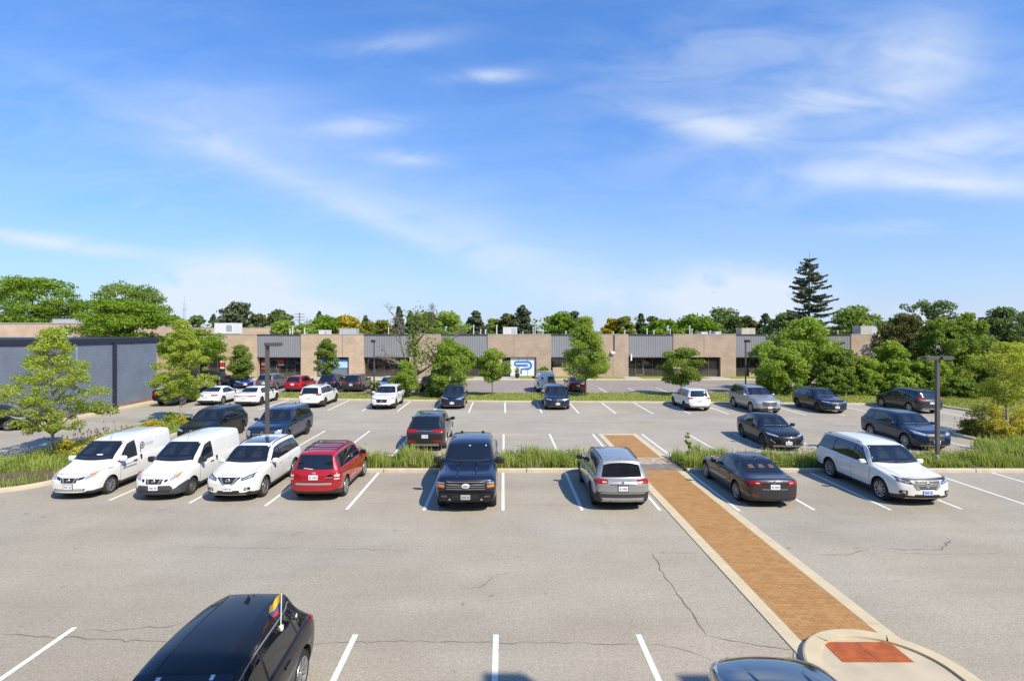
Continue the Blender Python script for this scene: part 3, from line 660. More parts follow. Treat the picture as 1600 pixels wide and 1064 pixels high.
def wheel_meshes(R, style):
    key = ('wheel', R, style)
    if key in MATS: return MATS[key]
    r = R*(.70 if style != 'steel' else .62); W = .225
    b = MB(); b.lathe([(-W/2,r),(-W/2,R*.93),(-W/2+.03,R*.985),(-W/2+.06,R),(W/2-.06,R),(W/2-.03,R*.985),(W/2,R*.93),(W/2-.004,r)], 28); tyre = b.mesh('tyre', M_TYRE, True, 50)
    b = MB(); b.lathe([(-W/2+.02,r),(W/2-.09,r*.99),(W/2-.09,0)], 20); core = b.mesh('wheel', M_WELL, True, 40)
    b = MB(); b.lathe([(W/2-.006,r*1.0),(W/2+.004,r*.985),(W/2-.005,r*.90),(W/2-.05,r*.88)], 28)
    mats = M_RIM
    if style == 'steel':
        b.lathe([(W/2-.05,r*.88),(W/2-.02,r*.55),(W/2-.015,r*.3),(W/2+.0,r*.24),(W/2+.0,0)], 24); mats = M_STEEL
        for k in range(8):
            t = 2*math.pi*k/8
            b.box(W/2-.02, W/2-.012, -.03, .03, -.02, .02)
            for v in range(-8, 0): x, y, z = b.v[v]; y, z = y, z+r*.7; b.v[v] = (x, y*math.cos(t)-z*math.sin(t), y*math.sin(t)+z*math.cos(t))
    else:
        ns = {'five':5,'dark':5,'multi':8,'darkmulti':7}[style]; mats = M_RIMD if 'dark' in style else M_RIM
        b.lathe([(W/2-.012,0),(W/2-.012,r*.2),(W/2-.03,r*.24)], 16)
        for k in range(ns):
            for s in ((-1,1) if ns == 5 else (0,)):
                t = 2*math.pi*k/ns; w0, w1 = (r*.075, r*.095) if ns == 5 else (r*.08, r*.12)
                y0, y1 = s*r*.09, s*r*.24
                q = [(W/2-.018,y0-w0,r*.15),(W/2-.018,y0+w0,r*.15),(W/2-.006,y1+w1,r*.93),(W/2-.006,y1-w1,r*.93)]; q2 = [(x-.03,y,z) for x, y, z in q]
                rot = lambda p: (p[0], p[1]*math.cos(t)-p[2]*math.sin(t), p[1]*math.sin(t)+p[2]*math.cos(t))
                b.add([rot(p) for p in q+q2], [(0,1,2,3),(0,3,7,4),(1,5,6,2),(3,2,6,7)])
    rim = b.mesh('rim', mats, True, 35)
    MATS[key] = (core, tyre, rim); return MATS[key]
def suv(L=4.6, W=1.85, H=1.68, fo=.92, wb=2.68, R=.355, cowl=1.2, rf=2.0, rr=.55, rake=.16, hood=.62, box=0):
    return dict(L=L, W=W, H=H, fo=fo, wb=wb, R=R, cowl=cowl, rf=rf, tr=L-rr, tb=L-rake, kind='suv',
        top=[(0,.42*H),(.04,.48*H),(.12,.535*H),(.3,(hood-.035)*H),(.75,hood*H),(cowl,(hood+.045)*H),(rf,.955*H),(rf+.55,.995*H),(L*.6,H),(L-rr-.35,.985*H),(L-rr,.962*H),(L-rake,.645*H),(L-.05,.585*H),(L,.50*H)],
        belt=[(0,.37*H),(.12,.49*H),(.75,(hood-.045)*H),(cowl,(hood-.005)*H),(L*.6,(hood+.012)*H),(L-rr,(hood+.03)*H),(L-rake,.615*H),(L-.05,.56*H),(L,.44*H)],
        bot=[(0,.23*H),(.1,.17*H),(.5,.13*H),(L-.5,.14*H),(L-.1,.19*H),(L,.25*H)],
        wid=[(0,.76),(.05,.85),(.14,.92),(.32,.975),(.65,1),(L-.5,1),(L-.18,.965),(L-.05,.90),(L,.84)],
        roofw=[(0,.9),(cowl,.87),(rf,.76),(L*.6,.745),(L-rr,.715),(L-rake,.80),(L,.85)])
def sedan(L=4.65, W=1.81, H=1.44, fo=.83, wb=2.8, R=.33, cowl=1.4, rf=2.2, rr=1.45, rake=.75, tail=.70):
    return dict(L=L, W=W, H=H, fo=fo, wb=wb, R=R, cowl=cowl, rf=rf, tr=L-rr, tb=L-rake, kind='sedan',
        top=[(0,.40*H),(.04,.46*H),(.13,.52*H),(.35,.57*H),(.9,.625*H),(cowl,.665*H),(rf,.955*H),(rf+.45,H),(L-rr-.25,.99*H),(L-rr,.958*H),(L-rake,(tail+.03)*H),(L-rake+.12,(tail+.012)*H),(L-.12,tail*H),(L-.04,(tail-.05)*H),(L,.58*H)],
        belt=[(0,.36*H),(.13,.475*H),(.9,.575*H),(cowl,.615*H),(L*.6,.64*H),(L-rake,.65*H),(L-.12,.645*H),(L-.04,.60*H),(L,.52*H)],
        bot=[(0,.20*H),(.1,.15*H),(.5,.115*H),(L-.5,.12*H),(L-.1,.18*H),(L,.24*H)],
        wid=[(0,.74),(.05,.83),(.15,.91),(.35,.965),(.75,1),(L-.75,1),(L-.25,.95),(L-.06,.885),(L,.83)],
        roofw=[(0,.9),(cowl,.85),(rf,.70),(L*.55,.68),(L-rr,.66),(L-rake,.76),(L,.8)])
def van(L=4.73, W=1.73, H=1.86):
    return dict(L=L, W=W, H=H, fo=.93, wb=2.92, R=.315, cowl=.98, rf=1.95, tr=L-.16, tb=L-.03, kind='van',
        top=[(0,.62),(.04,.72),(.12,.84),(.3,.93),(.65,1.03),(.98,1.15),(1.5,1.50),(1.95,1.74),(2.4,1.825),(3.1,1.86),(L-.5,1.85),(L-.16,1.80),(L-.05,1.66),(L,1.4)],
        belt=[(0,.52),(.12,.76),(.65,.94),(.98,1.0),(1.6,1.03),(L-.4,1.06),(L-.05,1.05),(L,1.0)],
        bot=[(0,.30),(.1,.23),(.5,.20),(L-.4,.22),(L-.05,.28),(L,.34)],
        wid=[(0,.72),(.05,.82),(.14,.90),(.34,.965),(.7,1),(L-.3,1),(L-.08,.97),(L,.92)],
        roofw=[(0,.9),(.98,.88),(1.95,.80),(2.6,.835),(L-.3,.83),(L,.80)])
def pickup(L=5.9, W=2.03, H=1.95, cab=4.3):
    return dict(L=L, W=W, H=H, fo=.95, wb=3.69, R=.41, cowl=1.42, rf=2.15, tr=cab, tb=cab+.22, kind='pickup',
        top=[(0,.98),(.03,1.08),(.09,1.15),(.25,1.20),(.9,1.255),(1.42,1.31),(2.15,1.86),(2.7,1.94),(3.4,1.95),(cab,1.88),(cab+.22,1.42),(cab+.35,1.36),(L-.1,1.35),(L-.03,1.31),(L,1.2)],
        belt=[(0,.85),(.09,1.06),(.9,1.17),(1.42,1.20),(3.4,1.22),(cab+.3,1.24),(L-.06,1.24),(L,1.1)],
        bot=[(0,.44),(.1,.38),(.5,.34),(L-.5,.40),(L-.1,.45),(L,.5)],
        wid=[(0,.84),(.05,.91),(.14,.955),(.32,.985),(.6,1),(L-.3,1),(L-.06,.97),(L,.95)],
        roofw=[(0,.9),(1.42,.88),(2.15,.775),(3.2,.765),(cab,.76),(cab+.22,.86),(L,.9)])
class Car:
    def __init__(s, sp, paint_, label, cat, X, Yn, face='F', yaw=0.0, group='cars parked in the lot', name='parked_car', clad=False, bumper=None):
        s.sp = sp; s.paint = paint_; L, W = sp['L'], sp['W']; s.hw = W/2; s.L = L
        s.top, s.belt, s.bot, s.wid, s.roofw = (pchip(sp[k]) for k in ('top','belt','bot','wid','roofw'))
        rz = {'F':0.0,'R':math.pi}.get(face, face if not isinstance(face, str) else 0) + math.radians(yaw)
        s.t = thing(name, label, cat, (X, Yn + L/2 if isinstance(face, str) else Yn, 0), rz, group)
        s.clad = clad; s.bumper = bumper; s.make_body()
    def rrad(s, t): h = s.top(t)-s.belt(t); return min(.125, max(.02, h*.30))
    def section(s, t):
        w = s.hw*s.wid(t); zb, zt, ze = s.bot(t), s.top(t), s.belt(t); zt = max(zt, ze+.02); h = zt-ze
        k = min(1, max(0, (h-.07)/.28)); k = k*k*(3-2*k); rr = s.rrad(t); wr = s.hw*s.roofw(t); wr = min(wr, w*.93)
        d = ze-zb
        P = [(0,zb),(w*.78,zb),(w*.93,zb+.03),(w*.975,zb+.13*d/.6),(w*.995,zb+.40*d),(w,zb+.62*d),(w*.992,zb+.82*d),(w*.975,zb+.93*d),(w*.95,ze)]
        G = [(w*.925,ze+.012),(w*.925*.72+wr*.28+.010,ze+.012+(h-rr)*.30),(w*.925*.4+wr*.6+.016,ze+.012+(h-rr)*.62),(wr+.008,zt-rr),(wr*.965,zt-rr*.45),(wr*.86,zt-rr*.16),(wr*.5,zt-rr*.04),(0,zt)]
        Hd = [(w*.925,ze+.18*h),(w*.89,ze+.38*h),(w*.84,ze+.56*h),(w*.76,ze+.74*h),(w*.64,ze+.86*h),(w*.48,ze+.935*h),(w*.26,ze+.985*h),(0,zt)]
        return P + [(a*(1-k)+c*k, b*(1-k)+e*k) for (a,b),(c,e) in zip(Hd, G)]
    def bow(s, x, t):
        q = (x/s.hw)**2; f = .20 if s.sp['kind'] != 'pickup' else .10; dy = 0
        if t < 1.3: dy += f*q*(1-t/1.3)**2
        if t > s.L-1.0: dy -= .11*q*((t-(s.L-1.0)))**2
        return dy
    def make_body(s):
        sp, L = s.sp, s.L
        ts = {0,.02,.05,.09,.14,.2,.3,L,L-.02,L-.05,L-.09,L-.14,L-.2,L-.3}
        for k in ('top','belt'): ts |= {p[0] for p in sp[k]}
        t = .4
        while t < L-.35: ts.add(t); t += .11
        ts = sorted(ts); ts2 = [ts[0]]
        for t in ts[1:]:
            if t-ts2[-1] > .014: ts2.append(t)
        b = MB(); n = None
        for t in ts2:
            half = s.section(t); ring = [(-x, z) for x, z in half[::-1]][:-1] + half   # top(-)->bottom->top(+)
            ring = ring[:-1]   # drop duplicate top
            n = len(ring); b.v += [(x, t-L/2+s.bow(x, t), z) for x, z in ring]
        for i in range(len(ts2)-1):
            for k in range(n):
                b.f.append((i*n+k, i*n+(k+1)%n, (i+1)*n+(k+1)%n, (i+1)*n+k))
                half_i = abs(k-(n//2)+.5)  # distance from bottom centre
                row = int(half_i); mi = 0
                if row <= 2: mi = 1
                if s.clad and row <= 3: mi = 1
                if s.bumper and ts2[i] < .55 and row <= 4: mi = 2
                b.m.append(mi)
        for end in (0, 1):
            base = (len(ts2)-1)*n if end else 0; t = ts2[-1] if end else ts2[0]; hf = n//2; prev = None
            for j in range(0, hf+1):
                l_, r_ = base+j, base+(n-j) % n
                if j in (0, hf): row = [l_]*7 if j == 0 else [base+hf]*7
                else:
                    xl, _, z = b.v[l_]; row = [l_]
                    for q in (-.66,-.33,0,.33,.66): x = -xl*q; row.append(len(b.v)); b.v.append((x, t-L/2+s.bow(x, t), z))
                    row.append(r_)
                if prev:
                    for q in range(6):
                        f = [prev[q], prev[q+1], row[q+1], row[q]]; g = []
                        for i_ in f:
                            if i_ not in g: g.append(i_)
                        if len(g) >= 3: b.f.append(tuple(g)); zz = sum(b.v[i_][2] for i_ in g)/len(g); b.m.append(2 if (s.bumper and not end and zz < .58) else 0)
                prev = row
        mats = [s.paint, M_CLAD, s.bumper or M_CLAD]
        me = b.mesh('body', mats); bm = bmesh.new(); bm.from_mesh(me); bmesh.ops.recalc_face_normals(bm, faces=bm.faces); s.bvh = BVHTree.FromBMesh(bm); bm.to_mesh(me); bm.free()
        body = link('body', me, s.t)
        cut = MB(); R = sp['R']
        for ya in (sp['fo'], sp['fo']+sp['wb']):
            for sx in (-1, 1):
                m = MB(); m.lathe([(s.hw-.32,0),(s.hw-.32,R+.055),(s.hw+.3,R+.075),(s.hw+.3,0)], 28)
                vs = [(sx*x, y+ya-L/2, z+R) for x, y, z in m.v]; cut.add(vs, m.f)
        cm = cut.mesh('cut', M_WELL); bm = bmesh.new(); bm.from_mesh(cm); bmesh.ops.remove_doubles(bm, verts=bm.verts, dist=1e-5); bmesh.ops.recalc_face_normals(bm, faces=bm.faces); bm.to_mesh(cm); bm.free()
        co = link('cutter', cm, s.t)
        md = body.modifiers.new('b', 'BOOLEAN'); md.object = co; md.operation = 'DIFFERENCE'; md.solver = 'EXACT'; md.material_mode = 'TRANSFER'
        s.body, s.co = body, co
        BODIES.append(s)
    def finish(s, dg):
        nm = bpy.data.meshes.new_from_object(s.body.evaluated_get(dg)); nm.name = 'body'
        s.body.modifiers.clear(); s.body.data = nm; bpy.data.objects.remove(s.co)
        nm.polygons.foreach_set('use_smooth', [True]*len(nm.polygons)); nm.set_sharp_from_angle(angle=math.radians(38)); nm.update()
    # --- patches projected on the body surface
    def hit(s, p, d):
        p = Vector(p); d = Vector(d).normalized(); r = s.bvh.ray_cast(p-d*1.6, d, 4)
        if r[0] is None: r = s.bvh.find_nearest(p)
        return r[0], r[1]
    def patch(s, name, lo, up, d, mat, off=.005, nu=10, nv=6, parent=None, rim=.012):
        def rs(P, n):
            P = [Vector(p) for p in P]; seg = [(b-a).length for a, b in zip(P, P[1:])]; T = sum(seg) or 1; out = []
            for i in range(n+1):
                q = T*i/n; k = 0
                while k < len(seg)-1 and q > seg[k]: q -= seg[k]; k += 1
                out.append(P[k].lerp(P[k+1], q/(seg[k] or 1)))
            return out
        a, b = rs(lo, nu), rs(up, nu); dv = Vector(d).normalized(); m = MB(); G = []
        for j in range(nv+1):
            for i in range(nu+1):
                h, nn = s.hit(a[i].lerp(b[i], j/nv), dv)
                if nn.dot(dv) > 0: nn = -nn
                G.append(h + nn*off)
        m.v = [tuple(g) for g in G]; w = nu+1
        for j in range(nv):
            for i in range(nu): m.f.append((j*w+i, j*w+i+1, (j+1)*w+i+1, (j+1)*w+i)); m.m.append(0)
        if rim:
            bd = [i for i in range(w)] + [j*w+nu for j in range(1, nv+1)] + [nv*w+i for i in range(nu-1,-1,-1)] + [j*w for j in range(nv-1,0,-1)]
            base = len(m.v); m.v += [tuple(G[i]+dv*rim) for i in bd]; k = len(bd)
            for i in range(k): m.f.append((bd[i], bd[(i+1)%k], base+(i+1)%k, base+i)); m.m.append(0)
        me = m.mesh(name, mat); bm = bmesh.new(); bm.from_mesh(me); 
        f0 = bm.faces[:] ; bm.normal_update()
        if sum((f.normal.dot(dv)*f.calc_area() for f in f0[:nu*nv])) > 0: bmesh.ops.reverse_faces(bm, faces=f0)
        bm.to_mesh(me); bm.free()
        me.polygons.foreach_set('use_smooth', [True]*len(me.polygons)); me.set_sharp_from_angle(angle=math.radians(45)); me.update()
        return link(name, me, parent or s.t)
    def front(s, name, pts_lo, pts_up, mat, off=.006, parent=None, nu=14, nv=9): y = -s.L/2; return s.patch(name, [(x,y,z) for x, z in pts_lo], [(x,y,z) for x, z in pts_up], (0,1,0), mat, off, nu, nv, parent)
    def rear(s, name, pts_lo, pts_up, mat, off=.006, parent=None, nu=12, nv=8): y = s.L/2; return s.patch(name, [(x,y,z) for x, z in pts_lo], [(x,y,z) for x, z in pts_up], (0,-1,0), mat, off, nu, nv, parent)
    def side(s, name, sx, pts_lo, pts_up, mat, off=.006, parent=None, nu=8, nv=5, rim=.012): x = sx*s.hw; return s.patch(name, [(x,t-s.L/2,z) for t, z in pts_lo], [(x,t-s.L/2,z) for t, z in pts_up], (-sx,0,0), mat, off, nu, nv, parent, rim)
    def zup(s, t): return s.top(t) - s.rrad(t)*1.12
    def glass(s, splits, rear_glass=True, trim=True, tint=None, wr=None):
        """splits: list of (t_low_a, t_up_a, t_low_b, t_up_b) for each side window"""
        sp = s.sp; L = s.L; g = tint or G_CAR
        tc, tf = sp['cowl']+.06, sp['rf']-.04
        wl, wu = s.hw*.835, s.hw*s.roofw(tf)*.90
        zl, zu = s.top(tc), s.top(tf); sl = math.atan2(zu-zl, tf-tc); d = (0, math.sin(sl), -math.cos(sl))
        s.ws = s.patch('windshield', [(wl*q, tc-L/2+.13*q*q, zl) for q in (-1,-.6,-.3,0,.3,.6,1)], [(wu*q, tf-L/2+.03*q*q, zu) for q in (-1,-.6,-.3,0,.3,.6,1)], d, g, .009, 16, 10)
        nrm = Vector(d); lerpz = lambda v: tc+(tf-tc)*v
        for x0 in ((-.36, .36) if sp['kind'] != 'pickup' else ()):
            s.patch('seat_back', [(x0*s.hw*.98-.20, lerpz(.30)-L/2, s.top(lerpz(.30))), (x0*s.hw*.98+.20, lerpz(.30)-L/2, s.top(lerpz(.30)))], [(x0*s.hw*.9-.12, lerpz(.66)-L/2, s.top(lerpz(.66))), (x0*s.hw*.9+.12, lerpz(.66)-L/2, s.top(lerpz(.66)))], d, M_SEAT, .0105, 4, 3, s.ws, 0)
            s.patch('headrest', [(x0*s.hw*.9-.09, lerpz(.70)-L/2, s.top(lerpz(.70))), (x0*s.hw*.9+.09, lerpz(.70)-L/2, s.top(lerpz(.70)))], [(x0*s.hw*.9-.08, lerpz(.84)-L/2, s.top(lerpz(.84))), (x0*s.hw*.9+.08, lerpz(.84)-L/2, s.top(lerpz(.84)))], d, M_SEAT, .0105, 3, 2, s.ws, 0)
        s.patch('dashboard', [(wl*.92*q, lerpz(.05)-L/2+.12*q*q, s.top(lerpz(.05))) for q in (-1,-.5,0,.5,1)], [(wl*.86*q, lerpz(.17)-L/2+.10*q*q, s.top(lerpz(.17))) for q in (-1,-.5,0,.5,1)], d, M_SEAT, .0105, 10, 2, s.ws, 0)
        for sg in (-.45, .35):
            b = MB(); p, _ = s.hit((sg*wl-.25, tc-L/2+.08, zl), d); q, _ = s.hit((sg*wl+.3, tc-L/2+.10, zl), d); b.tube([p+Vector((0,-.0,.015)), q+Vector((0,0,.018))], .010, 5); b.build('wiper', M_BLACK, s.t)
        if rear_glass:
            ta, tb = sp['tb']-.04, sp['tr']+.05
            if sp['kind'] == 'suv': ta = sp['tb']-.02
            wl, wu = s.hw*s.roofw(ta)*.90, s.hw*s.roofw(tb)*.86; zl, zu = s.top(ta), s.top(tb); sl = math.atan2(zu-zl, ta-tb); d = (0, -math.sin(sl), -math.cos(sl))
            s.rg = s.patch('rear_window', [(wl*q, ta-L/2-.05*q*q, zl) for q in (-1,-.5,0,.5,1)], [(wu*q, tb-L/2, zu) for q in (-1,-.5,0,.5,1)], d, g, .009, 12, 8)
        for sx in (-1, 1):
            if trim and splits:
                a, z = splits[0], splits[-1]
                lo = [(a[0]-.05+(z[2]+.05-a[0]+.05)*i/10) for i in range(11)]; up = [(a[1]-.07+(z[3]+.04-a[1]+.07)*i/10) for i in range(11)]
                s.side('window_trim', sx, [(t, s.belt(t)+.02) for t in lo], [(t, max(s.zup(t)+.012, s.belt(t)+.03)) for t in up], M_BLACK, .003, None, 20, 5)
            for (la, ua, lb, ub) in splits:
                lo = [la+(lb-la)*i/8 for i in range(9)]; up = [ua+(ub-ua)*i/8 for i in range(9)]
                s.side('side_window', sx, [(t, s.belt(t)+.042) for t in lo], [(t, max(s.zup(t)-.008, s.belt(t)+.05)) for t in up], g, .0075, None, 10, 5)
    def wheels(s, style):
        sp = s.sp; core, tyre, rim = wheel_meshes(sp['R'], style)
        for ya in (sp['fo'], sp['fo']+sp['wb']):
            for sx in (-1, 1):
                w = link('wheel', core, s.t, (sx*(s.hw-.135), ya-s.L/2, sp['R'])); w.rotation_euler = (random.uniform(0,1.2), 0, 0 if sx > 0 else math.pi)
                link('tyre', tyre, w); link('rim', rim, w)
    def mirrors(s, mat=None, z=None, big=1.0):
        t = s.sp['cowl']+.42; z = z or s.belt(t)+.10
        for sx in (-1, 1):
            b = MB(); b.ball((0,0,0), (1,1,1), 16, 10); sg_ = lambda a: math.copysign(abs(a)**.62, a); b.v = [(sx*(s.hw+.09)+sg_(x)*.115*big, t-s.L/2+sg_(y)*.07, z+sg_(zz)*.085*big) for x, y, zz in b.v]; b.tube([(sx*(s.hw*.90), t-s.L/2, z-.05), (sx*(s.hw+.05), t-s.L/2, z-.02)], .035, 6)
            m = b.build('wing_mirror', mat or s.paint, s.t, smooth=True, angle=60)
            b = MB(); c = (sx*(s.hw+.09), t-s.L/2+.066, z); b.box(c[0]-.085*big, c[0]+.085*big, c[1], c[1]+.014, z-.06*big, z+.06*big); b.build('mirror_glass', G_CAR, m)
    def doors(s, splits, sides=(-1,1), mat=None):
        sp = s.sp
        for sx in sides:
            for (a, b_) in splits:
                zl = s.bot((a+b_)/2)+.14; ts = [a+(b_-a)*i/8 for i in range(9)]; t2 = [a-.014+(b_-a+.028)*i/8 for i in range(9)]
                s.side('door_seam', sx, [(t, zl-.014) for t in t2], [(t, s.belt(t)+.004) for t in t2], M_BLACK, .0022, None, 10, 10, .006)
                d = s.side('door', sx, [(t, zl) for t in ts], [(t, s.belt(t)-.004) for t in ts], s.paint, .005, None, 10, 10)
                p, nn = s.hit((sx*s.hw, b_-.20-s.L/2, s.belt(b_)-.12), (-sx,0,0)); b = MB(); b.box(p.x-.02, p.x+.028 if sx > 0 else p.x+.02, p.y-.10, p.y+.10, p.z-.018, p.z+.018)
                if sx < 0: b.v = [(x-.008, y, z) for x, y, z in b.v]
                b.build('door_handle', mat or s.paint, d)
    def hood(s):
        sp = s.sp; a, b_ = (.20, sp['cowl']+.02); z = sp['H']; L = s.L
        for (nm, g, off, mat) in (('hood_seam', .013, .0022, M_BLACK), ('hood', 0, .005, s.paint)):
            s.patch(nm, [(s.hw*(.66*q)+g*q, a-g-L/2+.10*q*q, z) for q in (-1,-.5,0,.5,1)], [(s.hw*.80*q+g*q, b_-L/2+.10*q*q, z) for q in (-1,-.5,0,.5,1)], (0,0,-1), mat, off, 14, 12, None, .006)
    def plate(s, end, z, w=.31, h=.155, off=.02, frame=False, mat=None):
        sg = -1 if end == 'F' else 1; p, n = s.hit((0, sg*s.L/2, z), (0, -sg, 0)); y = p.y + sg*off
        b = MB(); b.box(-w/2, w/2, min(y, y-sg*.03), max(y, y-sg*.03), z-h/2, z+h/2); pl = b.build('licence_plate', mat or M_PLATE, s.t)
        b = MB(); yy = y+sg*.003
        for i in range(7):
            if i == 4: continue
            xx = -w*.36+i*w*.12; b.box(xx-.011, xx+.011, min(yy, y), max(yy, y), z-h*.2, z+h*.18)
        if frame:
            b2 = MB(); yb = y-sg*.012; b2.box(-w/2-.02, w/2+.02, min(yb, yb-sg*.02), max(yb, yb-sg*.02), z-h/2-.02, z+h/2+.02); b2.build('plate_frame', M_BLACK, pl)
        b.build('plate_marks', M_PLATEB, pl)
    def emblem(s, end, z, r=.055, mat=None, kind='ring'):
        sg = -1 if end == 'F' else 1; p, n = s.hit((0, sg*s.L/2, z), (0, -sg, 0)); y = p.y+sg*.02; b = MB()
        pr = [(y-sg*.02, r), (y, r), (y+sg*.006, r*.9), (y, r*.74), (y-sg*.004, r*.74)] if kind != 'oval' else [(y-sg*.02, r), (y, r), (y+sg*.004, r*.9), (y+sg*.004, 0)]
        b.lathe([(a, q) for a, q in pr], 20, 'y'); b.v = [(x*(1.9 if kind == 'oval' else 1), yy, zz+z) for x, yy, zz in b.v]
        if kind == 'bar': b.box(-r*1.2, r*1.2, min(y, y+sg*.008), max(y, y+sg*.008), z-r*.2, z+r*.2)
        b.build('emblem', mat or M_CHROME, s.t, smooth=True, angle=40)
    def headlights(s, x0, x1, zi, zo, hi, ho, mat=None, amber=False, n='headlight'):
        for sx in (-1, 1):
            o = s.front(n, [(sx*x0, zi), (sx*x1, zo)], [(sx*x0, zi+hi), (sx*x1, zo+ho)], mat or M_HEAD, .008)
            if amber:
                xa = x1-.10; f = (xa-x0)/(x1-x0); zz = zi+(zo-zi)*f; hh = hi+(ho-hi)*f
                s.front('turn_signal', [(sx*xa, zz+.25*hh), (sx*(x1-.01), zo+.3*ho)], [(sx*xa, zz+hh*.95), (sx*(x1-.01), zo+ho*.95)], M_AMBER, .011, o)
    def taillights(s, x0, x1, z, h, wrap=.3, hs=None, mat=None):
        for sx in (-1, 1):
            o = s.rear('tail_light', [(sx*x0, z+.15*h), (sx*x1, z)], [(sx*x0, z+h*.8), (sx*x1, z+h)], mat or M_TAIL, .008)
            s.side('tail_light_wrap', sx, [(s.L-wrap, z+.3*h), (s.L-.03, z)], [(s.L-wrap*.85, z+h*.75), (s.L-.05, z+h)], mat or M_TAIL, .008, o, 5, 3)
    def rails(s, a, b_, mat=None, x=None):
        for sx in (-1, 1):
            pts = []
            for i in range(9):
                t = a+(b_-a)*i/8; xx = sx*s.hw*s.roofw(t)*.90; p, n = s.hit((xx, t-s.L/2, s.sp['H']), (0,0,-1)); pts.append(p+Vector((0,0,-.005 if i in (0,8) else .035)))
            m = MB(); m.tube(pts, .017, 6); m.build('roof_rail', mat or M_BLACK, s.t, smooth=True, angle=50)
    def roofpatch(s, name, a, b_, fx, mat, off=.005):
        z = s.sp['H']; return s.patch(name, [(-s.hw*fx, a-s.L/2, z), (s.hw*fx, a-s.L/2, z)], [(-s.hw*fx, b_-s.L/2, z), (s.hw*fx, b_-s.L/2, z)], (0,0,-1), mat, off, 8, 8)
    def fin(s, t=None, mat=None):
        t = t or s.sp['tr']-.12; p, _ = s.hit((0, t-s.L/2, s.sp['H']), (0,0,-1)); b = MB(); b.add([(-.028,p.y-.08,p.z-.01),(.028,p.y-.08,p.z-.01),(.03,p.y+.08,p.z-.01),(-.03,p.y+.08,p.z-.01),(0,p.y+.07,p.z+.075),(0,p.y+.03,p.z+.06)], [(0,1,5),(1,2,4,5),(2,3,4),(3,0,5,4)]); b.build('antenna', mat or s.paint, s.t)
    def sticker(s, x, v, w=.05, h=.05, parent=None, mat=None):
        sp = s.sp; t = sp['cowl']+.06+(sp['rf']-.1-sp['cowl'])*v; z = s.top(t); d = (0, .6, -.8)
        s.patch('sticker', [(x-w, t-s.L/2, z), (x+w, t-s.L/2, z)], [(x-w, t-s.L/2+h, z+h), (x+w, t-s.L/2+h, z+h)], d, mat or M_STICK, .010, 3, 2, s.ws, 0)
    def box_on(s, name, x, y, z, hx, hy, hz, mat, parent=None): b = MB(); b.box(x-hx, x+hx, y-hy, y+hy, z-hz, z+hz); return b.build(name, mat, parent or s.t)
    def exhaust(s, xs, z=.3):
        for x in xs: p, _ = s.hit((x, s.L/2, z+.08), (0,-1,0)); b = MB(); b.lathe([(p.y-.12,.035),(p.y+.02,.035),(p.y+.02,.026),(p.y-.05,.026)], 10, 'y'); b.v = [(a+x, q, c+z) for a, q, c in b.v]; b.build('exhaust_pipe', M_CHROME, s.t, smooth=True, angle=40)
BODIES = []
def std_splits(sp, third=True, bp=None, cp=None, end=None, slant=.25):
    """side window breakpoints from the pillars"""
    a = sp['cowl']+.36; b = bp or (sp['fo']+sp['wb']*.53); c = cp or (sp['fo']+sp['wb']-.12); e = end or (sp['L']-.42)
    out = [(a, sp['rf']+.16, b-.03, b-.06), (b+.03, b+.0, c-.02, c-.10 if third else c-.30)]
    if third: out.append((c+.04, c-.04, e, e-slant))
    return out, [(sp['fo']+sp['R']+.13, b-.008), (b+.008, sp['fo']+sp['wb']-sp['R']-.10)]
def common(c, style, detail=True, third=True, trim=True, tint=None, mirror=None, handle=None, **kw):
    sp = c.sp; spl, drs = std_splits(sp, third, **kw); c.glass(spl, True, trim, tint); c.wheels(style); c.mirrors(mirror)
    if detail: c.doors(drs, mat=handle); c.hood()
